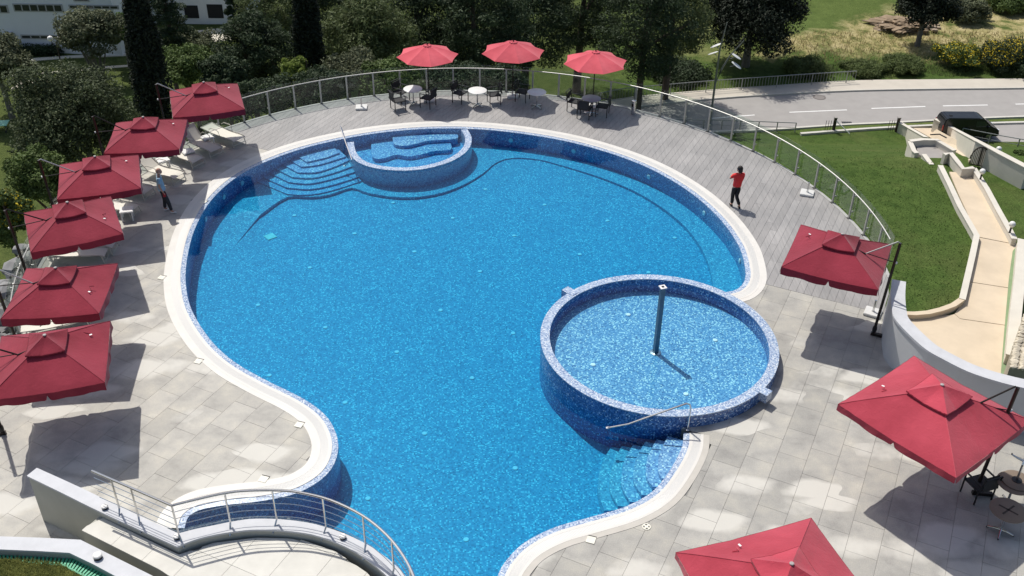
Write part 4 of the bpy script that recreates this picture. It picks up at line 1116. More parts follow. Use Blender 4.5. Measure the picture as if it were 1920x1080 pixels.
def head(e, c, skin, rot):
    """face looks along local +y; c = centre of the head"""
    b = MB(); ell(b, (0, 0, 0), (.078, .098, .118)); ell(b, (0, .055, -.055), (.052, .05, .055)); ell(b, (0, .103, -.012), (.013, .02, .022))
    for s in (-1, 1): ell(b, (s * .08, -.008, -.01), (.012, .025, .035), 8, 6)
    b.v = [tuple(rot @ Vector(v) + Vector(c)) for v in b.v]; o = b.build('head', skin, e, True)
    b = MB()
    for s in (-1, 1): ell(b, (s * .032, .088, .012), (.013, .01, .009), 8, 6)
    b.v = [tuple(rot @ Vector(v) + Vector(c)) for v in b.v]; b.build('eyes', BLACK, o)
    b = MB(); ell(b, (0, .102, -.062), (.026, .008, .008), 8, 6); b.v = [tuple(rot @ Vector(v) + Vector(c)) for v in b.v]; b.build('mouth', M('lips', (.35, .12, .1), .5) if 'lips' not in bpy.data.materials else bpy.data.materials['lips'], o)
    return o
def hand(e, wrist, elbow, skin, curl=.35, flip=1):
    d = (Vector(wrist) - Vector(elbow)).normalized(); s = d.cross(Vector((0, 1, 0))).normalized() * flip; n = d.cross(s).normalized()
    w = Vector(wrist); ch = [[(tuple(w), (.024, .018)), (tuple(w + d * .05), (.036, .016)), (tuple(w + d * .09), (.034, .014))]]
    for k, (off, L_) in enumerate(((-.028, .065), (-.009, .078), (.010, .072), (.028, .055))):
        p0 = w + d * .088 + s * off; p1 = p0 + d * L_ * .5 + n * .01; p2 = p1 + (d * math.cos(curl) + n * math.sin(curl)) * L_ * .5
        ch.append([(tuple(w + d * .06 + s * off * .7), .009), (tuple(p0), .009), (tuple(p1), .0085), (tuple(p2), .0075)])
    p0 = w + d * .03 + s * -.04; ch.append([(tuple(w + d * .025 + s * -.015), .011), (tuple(p0), .011), (tuple(p0 + d * .035 - s * .012 + n * .012), .0095), (tuple(p0 + d * .06 - s * .008 + n * .022), .008)])
    return skin_obj('hand', ch, skin, e, 1)
def person(base, rz, label, J, shirt, trousers, shoe, sleeve, hair_fn, hem=None):
    e = empty('person', base, rz); tag(e, label, 'person')
    pel, che, nec = J['pelvis'], J['chest'], J['neck']
    mid = tuple((Vector(pel) * .5 + Vector(che) * .5))
    # body: one continuous skin surface
    ch = [[(pel, .10), (mid, .092), (che, .098), (nec, (.055, .055)), (J['headbase'], (.05, .055))]]
    for s in ('l', 'r'):
        ch.append([(che, .098), (J['sho' + s], .058), (J['elb' + s], .04), (J['wri' + s], .026)])
        ch.append([(pel, .10), (J['hip' + s], .085), (J['kne' + s], .058), (J['ank' + s], .038), (J['toe' + s], .03)])
    skin_obj('body', ch, SKIN, e)
    # clothing
    top = tuple(Vector(che).lerp(Vector(nec), .62)); low = hem or tuple(Vector(pel) + Vector((0, 0, -.06)))
    ch = [[(low, (.185, .15)), (pel, (.178, .145)), (mid, (.168, .14)), (che, (.185, .142)), (top, (.08, .07))]]
    for s in ('l', 'r'):
        sh, el = Vector(J['sho' + s]), Vector(J['elb' + s]); ch.append([(che, (.185, .142)), (tuple(sh), .078), (tuple(sh.lerp(el, sleeve)), .066)])
    skin_obj('shirt', ch, shirt, e)
    ch = [[(tuple(Vector(pel) + Vector((0, 0, .06))), (.150, .112)), (tuple(Vector(pel) + Vector((0, 0, -.05))), (.152, .115))]]
    for s in ('l', 'r'):
        k_, a_ = Vector(J['kne' + s]), Vector(J['ank' + s]); ch.append([(tuple(Vector(pel) + Vector((0, 0, -.05))), (.152, .115)), (J['hip' + s], .098), (J['kne' + s], .076), (tuple(k_.lerp(a_, .92)), .064)])
    skin_obj('trousers', ch, trousers, e)
    for s in ('l', 'r'):
        a_, t_ = Vector(J['ank' + s]), Vector(J['toe' + s]); d = (t_ - a_); d.z = 0; d.normalize()
        skin_obj('shoe', [[(tuple(Vector((a_.x, a_.y, .05)) - d * .06), (.042, .045)), (tuple(Vector((a_.x, a_.y, .05)) + d * .06), (.046, .045)), (tuple(Vector((a_.x, a_.y, .036)) + d * .16), (.042, .034))]], shoe, e)
        hand(e, J['wri' + s], J['elb' + s], SKIN, flip=1 if s == 'l' else -1)
    hr = Matrix.Rotation(J.get('look', 0), 3, 'Z') @ Matrix.Rotation(J.get('nod', 0), 3, 'X')
    hc = Vector(J['headbase']) + Vector((0, .015, .10)); hd = head(e, hc, SKIN, hr); hair_fn(hd, hc, hr)
    return e
SHIRT_B = M('light_blue_tshirt', (.30, .44, .56), .85, var=.12, scale=9, bmp=.2, bscale=30); TROU = M('charcoal_trousers', (.028, .030, .036), .85, var=.2, scale=10, bmp=.2, bscale=30); SHOE_W = M('white_trainers', (.72, .72, .70), .6)
SHIRT_R = M('red_top', (.72, .035, .035), .8, var=.10, scale=9, bmp=.2, bscale=30); TROU_B = M('black_trousers', (.010, .010, .012), .8, var=.2); REDP = M('red_patch', (.30, .02, .03), .8)
def bald(hd, hc, hr):
    b = MB(); ell(b, (0, -.02, -.005), (.082, .088, .075)); b.v = [tuple(hr @ Vector((v[0], min(v[1], .02), v[2])) + hc) for v in b.v]; b.build('hair', HAIRG, hd, True)
def bob(hd, hc, hr):
    b = MB(); ell(b, (0, -.018, .025), (.098, .112, .118)); ell(b, (0, -.05, -.06), (.092, .075, .085)); b.v = [tuple(hr @ Vector((v[0], min(v[1], .07), v[2])) + hc) for v in b.v]; b.build('hair', HAIRD, hd, True)
pm = G(312, 398)
Jm = dict(pelvis=(0, 0, .96), chest=(0, -.03, 1.33), neck=(0, -.02, 1.52), headbase=(0, .0, 1.57), shol=(-.20, -.03, 1.44), shor=(.20, -.03, 1.44), elbl=(-.25, -.06, 1.15), elbr=(.25, -.05, 1.15), wril=(-.22, .04, .92), wrir=(.24, .05, .92),
          hipl=(-.10, 0, .88), hipr=(.10, .02, .88), knel=(-.12, .02, .48), kner=(.12, .14, .48), ankl=(-.12, -.03, .09), ankr=(.15, .20, .09), toel=(-.15, .10, .035), toer=(.18, .33, .035), look=R(0))
man = person(pm, R(-72), 'bald man in light blue t-shirt and dark trousers standing beside the loungers', Jm, SHIRT_B, TROU, SHOE_W, .62, bald)
b = MB(); b.box((.185, .06, .80), (.02, .10, .16)); b.build('pocket_patch', REDP, man)
pw_ = G(1376, 387)
Jw = dict(pelvis=(0, 0, .90), chest=(.02, -.01, 1.22), neck=(.03, .0, 1.39), headbase=(.03, .02, 1.43), shol=(-.16, .0, 1.32), shor=(.19, -.01, 1.32), elbl=(-.27, .10, 1.14), elbr=(.21, .10, 1.12), wril=(-.12, .26, 1.20), wrir=(.08, .27, 1.16),
          hipl=(-.09, 0, .83), hipr=(.10, -.01, .83), knel=(-.08, .07, .46), kner=(.02, -.04, .46), ankl=(-.09, .02, .09), ankr=(.13, -.20, .11), toel=(-.09, .17, .035), toer=(.15, -.10, .05), look=R(30))
person(pw_, R(12), 'dark haired person in red top and black trousers walking on the plank deck', Jw, SHIRT_R, TROU_B, M('black_shoes', (.015, .015, .015), .5), .75, bob)

# ------------------------------------------------------------------ hillside
GRASS = grass_mat('lawn_grass', (.030, .060, .012), (.062, .105, .022), 1.3, (.085, .115, .035))
PARKG = grass_mat('park_grass', (.07, .105, .025), (.12, .16, .045), .8, (.17, .18, .07))
def terrain_mat():
    m, nt, N, L, P = newmat('hillside'); p = pos(N); sx = N.new('ShaderNodeSeparateXYZ'); L.new(p, sx.inputs[0])
    n1 = noise(N, L, 1.2, 5, p, .65); n2 = noise(N, L, .11, 5, p, .6, .6); n3 = noise(N, L, 9, 3, p, .7); n4 = noise(N, L, .55, 6, p, .72, .3)
    lawn = ramp(N, [(.3, (.045, .080, .020)), (.7, (.088, .138, .036))]); L.new(n1, lawn.inputs[0])
    park = ramp(N, [(.3, (.06, .085, .026)), (.7, (.105, .13, .042))]); L.new(n1, park.inputs[0])
    dry = ramp(N, [(.38, (.19, .19, .075)), (.50, (.34, .30, .14)), (.62, (.48, .41, .23))]); L.new(n4, dry.inputs[0])
    mead = ramp(N, [(.3, (.075, .11, .03)), (.7, (.125, .17, .05))]); L.new(n4, mead.inputs[0])
    def step(sock, a, b_):
        mr = N.new('ShaderNodeMapRange'); mr.inputs[1].default_value = a; mr.inputs[2].default_value = b_; L.new(sock, mr.inputs[0]); return mr.outputs[0]
    ad = N.new('ShaderNodeMath'); ad.operation = 'MULTIPLY_ADD'; L.new(n2, ad.inputs[0]); ad.inputs[1].default_value = 16; L.new(sx.outputs[1], ad.inputs[2])
    wx = step(sx.outputs[0], 6, 14)
    lp = ramp(N, [(.46, (0, 0, 0)), (.70, (.5, .5, .5))]); L.new(noise(N, L, .19, 5, p, .7), lp.inputs[0]); lawn_c = mixc(N, L, lp.outputs[0], lawn.outputs[0], (.135, .145, .055))
    c = mixc(N, L, wx, park.outputs[0], lawn_c)
    # beyond the road: a belt of dry mown grass, then green meadow
    f1 = step(ad.outputs[0], 108, 111); a2 = N.new('ShaderNodeMath'); a2.operation = 'MULTIPLY_ADD'; L.new(sx.outputs[0], a2.inputs[0]); a2.inputs[1].default_value = -.53; L.new(ad.outputs[0], a2.inputs[2]); f2 = step(a2.outputs[0], 96.5, 99.5)
    g1 = N.new('ShaderNodeMath'); g1.operation = 'MULTIPLY'; L.new(f1, g1.inputs[0]); L.new(step(sx.outputs[0], 14, 26), g1.inputs[1])
    bel = ramp(N, [(.33, (0, 0, 0)), (.48, (1, 1, 1))]); L.new(n4, bel.inputs[0])
    dm = mixc(N, L, bel.outputs[0], mead.outputs[0], dry.outputs[0]); c = mixc(N, L, g1.outputs[0], c, dm)
    g2 = N.new('ShaderNodeMath'); g2.operation = 'MULTIPLY'; L.new(f2, g2.inputs[0]); L.new(step(sx.outputs[0], 14, 26), g2.inputs[1]); c = mixc(N, L, g2.outputs[0], c, mead.outputs[0])
    r3 = ramp(N, [(.3, (.62, .62, .6)), (.7, (1.35, 1.35, 1.3))]); L.new(n3, r3.inputs[0]); c = mixc(N, L, .9, c, r3.outputs[0], 'MULTIPLY')
    L.new(c, P.inputs['Base Color']); P.inputs['Roughness'].default_value = .95; P.inputs['Specular IOR Level'].default_value = .05
    L.new(bump(N, L, n3, .9, .12), P.inputs['Normal']); return m
xs = [-1500, -700, -350, -220] + [-150 + 2 * k for k in range(151)] + [220, 350, 700, 1500]
ys = [-60, 0, 14] + [20 + 1.6 * k for k in range(100)] + [200, 260, 400, 800, 2000]
vs_ = [(x, y, height(x, y)) for y in ys for x in xs]; nx = len(xs)
me = bpy.data.meshes.new('ground'); me.from_pydata(vs_, [], [(j * nx + i, j * nx + i + 1, (j + 1) * nx + i + 1, (j + 1) * nx + i) for j in range(len(ys) - 1) for i in range(nx - 1)])
me.materials.append(terrain_mat()); me.polygons.foreach_set('use_smooth', [True] * len(me.polygons)); struct(link('ground', me))

# ------------------------------------------------------------------ road
RDZ = -19.85
ASPH = M('sun_bleached_asphalt', (.33, .315, .30), .85, var=.06, scale=.9, bmp=.1, bscale=40); PAVE = M('pavement_concrete', (.52, .48, .41), .85, var=.06, scale=.8); KERB = M('kerb_concrete', (.55, .53, .48), .8, var=.07, scale=2); LINEW = M('road_paint', (.78, .78, .76), .7, var=.06, scale=3)
up_px = [(1050, 206), (1130, 192), (1200, 182), (1300, 173), (1440, 163), (1600, 153), (1760, 151), (1860, 150), (1990, 149.5), (2400, 149)]
kb_px = [(1050, 232), (1130, 215), (1200, 202), (1330, 188), (1440, 180), (1600, 172), (1760, 169), (1860, 168), (1990, 166.5), (2400, 164)]
lo_px = [(1050, 262), (1130, 256), (1200, 252), (1340, 247), (1440, 243), (1580, 234), (1672, 230), (1852, 221), (1990, 217), (2400, 208)]
UPL, KBL, LOL = (spline(GL(l_, RDZ), 4) for l_ in (up_px, kb_px, lo_px))
b = MB(); b.band(KBL, LOL, .5); struct(b.build('road', ASPH))
b = MB(); b.band(Z(UPL, RDZ + .14), Z([k_.lerp(u_, .06) for k_, u_ in zip(KBL, UPL)], RDZ + .14), .6); struct(b.build('pavement', PAVE))
kr = struct(empty('kerb'))
b = MB(); b.band(Z([k_.lerp(u_, .06) for k_, u_ in zip(KBL, UPL)], RDZ + .15), Z(KBL, RDZ + .15), .6); b.build('kerb_stone', KERB, kr)
L2 = offset(LOL, -.28, False)
if (L2[3] - KBL[3]).length < (LOL[3] - KBL[3]).length: L2 = offset(LOL, .28, False)
b = MB(); b.band(Z(LOL, RDZ + .12), Z(L2, RDZ + .12), .5); b.build('kerb_stone', KERB, kr)
mk = struct(empty('road_markings'))
for (x0, y0), (x1, y1) in (((1332, 222), (1415, 215.5)), ((1480, 210.5), (1588, 206)), ((1634, 203.3), (1735, 199.6)), ((1768, 198.5), (1852, 196.8)), ((1904, 195.2), (1985, 193.5)), ((2040, 192.5), (2120, 191)), ((1190, 236), (1270, 228))):
    b = MB(); b.bar(G(x0, y0, RDZ + .003), G(x1, y1, RDZ + .003), .16, .006); b.build('lane_dash', LINEW, mk)
p = G(1536, 182.5, RDZ); e = empty('manhole_cover', p); tag(e, 'round manhole cover in the road near the far kerb', 'manhole'); MB().lathe([(.62, .002), (.62, .012)], n=24).build('frame', M('cast_iron', (.14, .12, .11), .6), e); MB().lathe([(.5, .012), (.5, .018)], n=24).build('lid', M('iron_lid', (.22, .20, .185), .6, var=.15, scale=12), e)
p = G(1588, 230.5, RDZ); e = empty('storm_drain', p); tag(e, 'dark rectangular storm drain at the near kerb of the road', 'drain'); MB().box((0, 0, .012), (.9, .5, .02)).build('frame', DARK, e)
for k in range(5): MB().box((-.32 + .16 * k, 0, .026), (.05, .4, .01)).build('bar', M('iron_lid2', (.1, .1, .1), .6) if 'iron_lid2' not in bpy.data.materials else bpy.data.materials['iron_lid2'], e)
# verge and lower road on the right
vg1 = spline(GL([(1500, 243), (1580, 236.5), (1672, 232.5), (1852, 224.5), (1990, 220), (2300, 213)], RDZ + .1), 3); vg2 = spline(GL([(1500, 249), (1580, 243), (1672, 237), (1852, 229.5), (1990, 226), (2300, 218)], RDZ + .1), 3)
b = MB(); b.band(vg1, vg2, .4); struct(b.build('verge', PARKG))
vg3 = offset(vg2, .3, False)
if (vg3[2] - vg1[2]).length < (vg2[2] - vg1[2]).length: vg3 = offset(vg2, -.3, False)
b = MB(); b.band(Z(vg2, RDZ + .14), Z(vg3, RDZ + .14), .5); b.build('kerb_stone', KERB, kr)
b = MB(); b.slab(GL([(1740, 236), (1852, 231), (1990, 227.5), (2300, 220), (2300, 270), (1990, 275), (1880, 270), (1800, 262)], RDZ - .02), .5); struct(b.build('access_road', ASPH))

# railing along the far pavement
STEELG = M('grey_railing_paint', (.30, .31, .30), .5, .3, var=.1)
def bar_fence(name, pts, h, gap, label, mat=STEELG, cat='railing', post_every=12, bars=True, mid=True):
    e = empty(name, pts[0]); tag(e, label, cat)
    d = [0]
    for i in range(1, len(pts)): d.append(d[-1] + (pts[i] - pts[i - 1]).length)
    def at(s):
        for i in range(1, len(pts)):
            if s <= d[i]: return pts[i - 1].lerp(pts[i], (s - d[i - 1]) / max(1e-6, d[i] - d[i - 1]))
        return pts[-1].copy()
    n = max(2, int(d[-1] / gap)); up = Vector((0, 0, 1)); line = [at(d[-1] * k / 40) for k in range(41)]
    for z, r in ((h, .04), (.15, .025)) if mid else ((h, .04), (h * .5, .025)):
        b = MB(); b.tube([q + up * z for q in line], r, 6); loc(b.build('rail', mat, e, True), e)
    proto = None
    for k in range(n + 1):
        q = at(d[-1] * k / n)
        if k % post_every == 0: b = MB(); b.bar(q, q + up * (h + .02), .08); loc(b.build('post', mat, e), e)
        elif bars: b = MB(); b.bar(q + up * .15, q + up * h, .028); loc(b.build('baluster', mat, e), e)
    return e
bar_fence('road_railing', [G(x, y, RDZ + .14) for x, y in ((1125, 196), (1170, 187), (1240, 180.5), (1330, 172.5), (1440, 164.5), (1520, 159), (1602, 154))], 1.15, .30, 'grey barred railing along the far pavement under the dark trees')
bar_fence('low_railing', [T(x, y, .02) for x, y in ((1250, 241), (1300, 242), (1350, 243), (1440, 246), (1490, 248))], .9, 1.6, 'thin low railing along the near edge of the road behind the glass fence', bars=False, post_every=1, mid=False)
bar_fence('access_railing', [G(x, y, RDZ) for x, y in ((1800, 262), (1840, 270), (1876, 277), (1910, 283), (1960, 292))], 1.1, 1.9, 'thin railing beside the parked black van', bars=False, post_every=1, mid=False)

# street lamp with two leaf-shaped heads per stem
bp = T(1331, 232); lamp = empty('street_lamp', bp); tag(lamp, 'tall forked street lamp with four leaf shaped heads beside the road', 'street lamp')
LAMPM = M('grey_lamp_steel', (.27, .28, .29), .4, .5); HEADM = M('pale_lamp_head', (.66, .68, .68), .4)
topz = z_for(bp.x, bp.y, 42) - bp.z
MB().tube([(0, 0, 0), (0, 0, topz * .4), (.03, 0, topz * .75), (.35, 0, topz)], [.11, .10, .075, .035], 8).build('stem', LAMPM, lamp, True)
MB().tube([(0, 0, topz * .40), (.35, -.1, topz * .55), (.95, -.25, topz * .70), (1.9, -.45, topz * .85)], [.09, .08, .06, .03], 8).build('stem', LAMPM, lamp, True)
for x, y, z, a in ((-.55, -.15, topz * .715, 2.6), (-.30, .2, topz * .775, 2.9), (1.55, -.5, topz * .615, -.5), (1.50, -.1, topz * .685, -.3)):
    b = MB(); ell(b, (0, 0, 0), (.52, .26, .05), 14, 8); mt = Matrix.Rotation(a, 3, 'Z') @ Matrix.Rotation(R(28), 3, 'Y')
    b.v = [tuple(mt @ Vector(v) + Vector((x, y, z))) for v in b.v]; hd = b.build('lamp_head', HEADM, lamp, True)
    b = MB(); sx_ = .05 if x < 0 else .75; b.tube([(x, y, z), (x * .4 + sx_ * .6, y * .4, z - .25)], .03, 6); b.build('arm', LAMPM, hd)

# black van
va = G(1789, 258, RDZ); vb = G(1868, 264, RDZ)
van_a = R(1); van_o = G(1803.5, 215.5, RDZ + 1.95); van = empty('parked_van', (van_o.x + .70, van_o.y, RDZ), van_a); tag(van, 'black panel van parked on the road at the right', 'van')
VP = M('black_van_paint', (.012, .014, .018), .25, .2, var=.1, spec=.6); VG = M('dark_van_glass', (.02, .025, .03), .08, 0, var=.1, spec=.8); TY = M('tyre_rubber', (.012, .012, .012), .8); RIM = M('wheel_rim', (.3, .3, .3), .35, .8); VR = M('dusty_van_roof', (.022, .026, .034), .35, .2, var=.15, scale=3, spec=.5)
def van_body():
    prof = [(-2.45, .35), (-2.52, .9), (-2.45, 1.55), (-2.32, 1.88), (-2.15, 1.95), (.75, 1.95), (1.05, 1.86), (1.85, 1.22), (2.35, 1.05), (2.55, .82), (2.58, .35)]
    b = MB(); n = len(prof); W_ = [.93, .96, .95, .84, .80]; rings = []
    def half(z): return .95 if z < 1.0 else .95 - .14 * ((z - 1.0) / .95) ** 1.3
    vs = [(x, half(z) * s, z) for s in (-1, 1) for x, z in prof]; fs = [tuple(range(n)), tuple(range(2 * n - 1, n - 1, -1))] + [(i, n + i, n + (i + 1) % n, (i + 1) % n) for i in range(n)]
    b.add(vs, fs); me = b.mesh('body', [VP]); bm = bmesh.new(); bm.from_mesh(me); bmesh.ops.bevel(bm, geom=[e_ for e_ in bm.edges], offset=.06, segments=2, affect='EDGES', clamp_overlap=True); bm.to_mesh(me); bm.free()
    me.polygons.foreach_set('use_smooth', [True] * len(me.polygons)); 
    try: me.set_sharp_from_angle(angle=R(40))
    except Exception: pass
    return link('body', me, van)
bd = van_body()
MB().box((-.70, 0, 1.962), (2.7, 1.45, .02)).build('roof', VR, van)
for k in range(5): MB().box((-.70, -.56 + .28 * k, 1.975), (2.6, .05, .012)).build('roof_ridge', VR, van)
MB().box((-1.75, -.2, 2.0), (.25, .25, .05)).build('roof_vent', BLACK, van)
q = MB(); q.add([(1.10, -.74, 1.82), (1.10, .74, 1.82), (1.82, .84, 1.25), (1.82, -.84, 1.25)], [(0, 1, 2, 3)]); q.v = [(x + .035, y, z + .035) for x, y, z in q.v]; q.build('windscreen', VG, van)
for s in (-1, 1):
    q = MB(); q.add([(.35, s * .865, 1.75), (1.02, s * .865, 1.75), (1.62, s * .925, 1.25), (.35, s * .945, 1.22)], [(0, 1, 2, 3)]); q.build('side_window', VG, van)
    for x in (-1.55, 1.65):
        w_ = empty('wheel', (x, s * .86, .33)); w_.parent = van
        mt = Matrix.Rotation(R(90), 3, 'X')
        for nm, prof, mm in (('tyre', [(.20, -.11), (.33, -.10), (.34, 0), (.33, .10), (.20, .11)], TY), ('rim', [(.06, -.125), (.20, -.115), (.20, .115), (.06, .125)], RIM)):
            b = MB(); b.lathe(prof, n=20); b.v = [tuple(mt @ Vector(v)) for v in b.v]; b.build(nm, mm, w_, True)
    MB().box((2.50, s * .70, .85), (.12, .34, .16)).build('headlight', M('lamp_glass', (.6, .62, .65), .1) if 'lamp_glass' not in bpy.data.materials else bpy.data.materials['lamp_glass'], van)
    MB().box((1.45, s * 1.06, 1.25), (.12, .2, .22)).build('mirror', VP, van)
    MB().box((-2.50, s * .85, 1.1), (.05, .12, .45)).build('tail_light', M('tail_red', (.3, .01, .01), .3) if 'tail_red' not in bpy.data.materials else bpy.data.materials['tail_red'], van)
MB().box((2.58, 0, .5), (.08, 1.7, .22)).build('bumper', BLACK, van); MB().box((2.6, 0, .52), (.02, .52, .11)).build('number_plate', LABELC, van)

# ------------------------------------------------------------------ lower paths on the slope to the right
SAND = M('sandy_path_concrete', (.60, .50, .37), .85, var=.09, scale=.7, bmp=.05); PATHC = M('cream_kerb_wall', (.62, .585, .51), .8, var=.06, scale=1.2); GREY_C = M('grey_concrete', (.33, .31, .29), .85, var=.08, scale=1.5)
LP = -8.9
path = struct(empty('garden_path'))
def flat(pts, z, th, name, mat, parent):
    b = MB(); b.slab(GL(pts, z), th); return b.build(name, mat, parent)
flat([(1780, 322), (1826, 325), (1850, 362), (1896, 438), (1906, 458), (1835, 444), (1828, 430), (1800, 370)], LP, .6, 'path_slab', SAND, path)
flat([(1834, 445), (1906, 459), (1900, 520), (1896, 540), (1818, 528), (1826, 480)], LP - .012, .6, 'path_slab', SAND, path)
flat([(1818, 529), (1896, 541), (1890, 610), (1800, 597), (1790, 588), (1806, 566)], LP - .006, .6, 'path_slab', SAND, path)
flat([(1690, 592), (1740, 596), (1790, 589), (1800, 598), (1890, 611), (1884, 700), (1880, 760), (1700, 720), (1660, 650)], LP - .016, .6, 'path_slab', SAND, path)
def kerbwall(name, pts, w, z, h, label, mat=PATHC, down=.6):
    L_ = [p + Vector((0, 0, 0)) for p in (GL(pts, z) if isinstance(z, float) else TL(pts, h))]
    e = empty(name, L_[0]); tag(e, label, 'kerb wall')
    A, B_ = offset(L_, w / 2, False), offset(L_, -w / 2, False)
    b = MB(); b.band(A, B_, h + down); loc(b.build('wall', mat, e), e); b = MB(); b.band([p + Vector((0, 0, .05)) for p in offset(L_, w / 2 + .03, False)], [p + Vector((0, 0, .05)) for p in offset(L_, -w / 2 - .03, False)], .052); loc(b.build('coping', mat, e), e)
    return e
kerbwall('path_kerb', [(1763, 311), (1780, 345), (1800, 388), (1831, 442), (1823, 480), (1804, 562)], .24, LP + .25, .25, 'cream kerb wall on the left side of the sandy path')
kerbwall('path_kerb', spline([Vector((x, y, 0)) for x, y in ((1690, 588), (1730, 588), (1770, 580), (1803, 563))], 4) and [(1690, 588), (1715, 589), (1740, 587), (1765, 581), (1787, 573), (1803, 562)], .22, LP + .22, .22, 'curved sandy kerb between the dark lawn and the path', SAND)
kerbwall('path_kerb', [(1826, 316), (1850, 354), (1872, 395), (1893, 432), (1902, 449)], .24, LP + .35, .35, 'cream kerb wall with globe lamps on the right side of the path')
kerbwall('path_kerb', [(1770, 290), (1783, 288), (1795, 303), (1806, 317), (1826, 315)], .24, LP + .5, .5, 'stepped cream wall at the far end of the sandy path')
kerbwall('stair_kerb', [(1706, 266), (1714, 284), (1719, 288)], .24, LP - .15, .3, 'short cream kerb at the top left of the sunken stair'); kerbwall('stair_kerb', [(1732, 290), (1747, 310)], .24, LP - .15, .3, 'short cream kerb along the near left of the sunken stair')
kerbwall('stair_kerb', [(1706, 265), (1730, 262), (1756, 263), (1790, 283)], .24, LP - .1, .3, 'cream kerb round the far side of the sunken stair')
flat([(1716, 268), (1756, 265), (1786, 284), (1768, 300), (1748, 309), (1722, 288)], LP - .45, .5, 'stair_pit', GREY_C, path)
b = MB(); b.tube([p + Vector((0, 0, .9)) for p in GL([(1738, 277), (1755, 276), (1768, 283)], LP - .6)], .04, 6); e = b.build('stair_handrail', DARK, None); tag(e, 'dark handrail in the sunken stair beside the lawn', 'handrail')
ramp_ = struct(empty('ramp')); b = MB(); b.slab(TL([(1712, 240), (1752, 240), (1790, 261), (1836, 286), (1818, 300), (1780, 277), (1745, 258)], .12), .5); b.build('ramp_slab', SAND, ramp_)
def slopewall(pts, w, h, label, mat=PATHC):
    L_ = TL(pts, h); e = empty('ramp_wall', L_[0]); tag(e, label, 'wall'); b = MB(); b.band(offset(L_, w / 2, False), offset(L_, -w / 2, False), h + .6); loc(b.build('wall', mat, e), e); b = MB(); b.band([p + Vector((0, 0, .04)) for p in offset(L_, w / 2 + .04, False)], [p + Vector((0, 0, .04)) for p in offset(L_, -w / 2 - .04, False)], .042); loc(b.build('coping', mat, e), e)
slopewall([(1754, 223), (1790, 242), (1835, 266), (1880, 290), (1930, 316)], .35, 1.3, 'long pale concrete wall on the far side of the ramp'); slopewall([(1686, 229), (1705, 240), (1737, 258)], .3, .9, 'short pale concrete wall on the near side of the ramp')
def globe(px, py, label, z=None, hh=.5):
    p = G(px, py, z); e = empty('globe_lamp', p); tag(e, label, 'lamp', 'white globe lamps on the path walls')
    MB().lathe([(.07, 0), (.05, .05), (.05, hh - .2)], n=10).build('stem', DARK, e); b = MB(); ell(b, (0, 0, hh), (.17, .17, .17), 16, 12); b.build('globe', M('opal_globe', (.80, .79, .76), .35) if 'opal_globe' not in bpy.data.materials else bpy.data.materials['opal_globe'], e, True)
globe(1838, 336, 'white globe lamp at the far end of the path wall', LP + .40); globe(1893, 436, 'white globe lamp at the near end of the path wall', LP + .40)
p = T(1868, 296); e = empty('globe_lamp', p); tag(e, 'white globe lamp beside the arched gate', 'lamp', 'white globe lamps on the path walls'); MB().lathe([(.06, 0), (.05, .5)], n=10).build('stem', DARK, e); b = MB(); ell(b, (0, 0, .62), (.17, .17, .17), 16, 12); b.build('globe', bpy.data.materials['opal_globe'], e, True)
# arched gate
g0 = T(1815, 310); g1 = G(1850, 316, g0.z); gd = (g1 - g0); gl_ = gd.length; ga = math.atan2(gd.y, gd.x); gate = empty('arched_gate', g0, ga); tag(gate, 'arched dark iron gate between the lawn and the ramp', 'gate')
IRON = M('dark_iron', (.05, .04, .035), .5, .4); arc = [(gl_ * .5 - gl_ * .5 * math.cos(math.pi * k / 12), 0, .45 + .85 * math.sin(math.pi * k / 12)) for k in range(13)]
MB().tube(arc, .04, 6).build('arch', IRON, gate, True); MB().bar((0, 0, .1), (gl_, 0, .1), .05).build('bottom_rail', IRON, gate)
for k in range(1, 12):
    x = gl_ * k / 12; zt = .45 + .85 * math.sqrt(max(0, 1 - ((x - gl_ / 2) / (gl_ / 2)) ** 2)); MB().bar((x, 0, .1), (x, 0, zt), .035 if k != 6 else .09).build('bar', IRON, gate)
for nm, px, py, lb in (('gate_post', 1562, 247, 'dark gate post with a white brace at the lawn top'), ('gate_post', 1680, 247, 'dark wire gate leaf standing beside the ramp wall')):
    p = T(px, py); e = empty(nm, p); tag(e, lb, 'gate post'); MB().bar((0, 0, 0), (0, 0, 1.35), .22).build('post', IRON, e); MB().box((0, 0, 1.38), (.3, .3, .06)).build('cap', GREY_C, e)
    for k in range(4): MB().bar((-.12 - .22 * k, -.05, .05), (-.12 - .22 * k, -.05, 1.1), .035).build('bar', IRON, e)
    if px < 1600: MB().bar((.05, -.1, 1.1), (1.3, -.6, .1), .07).build('brace', LINEW, e)
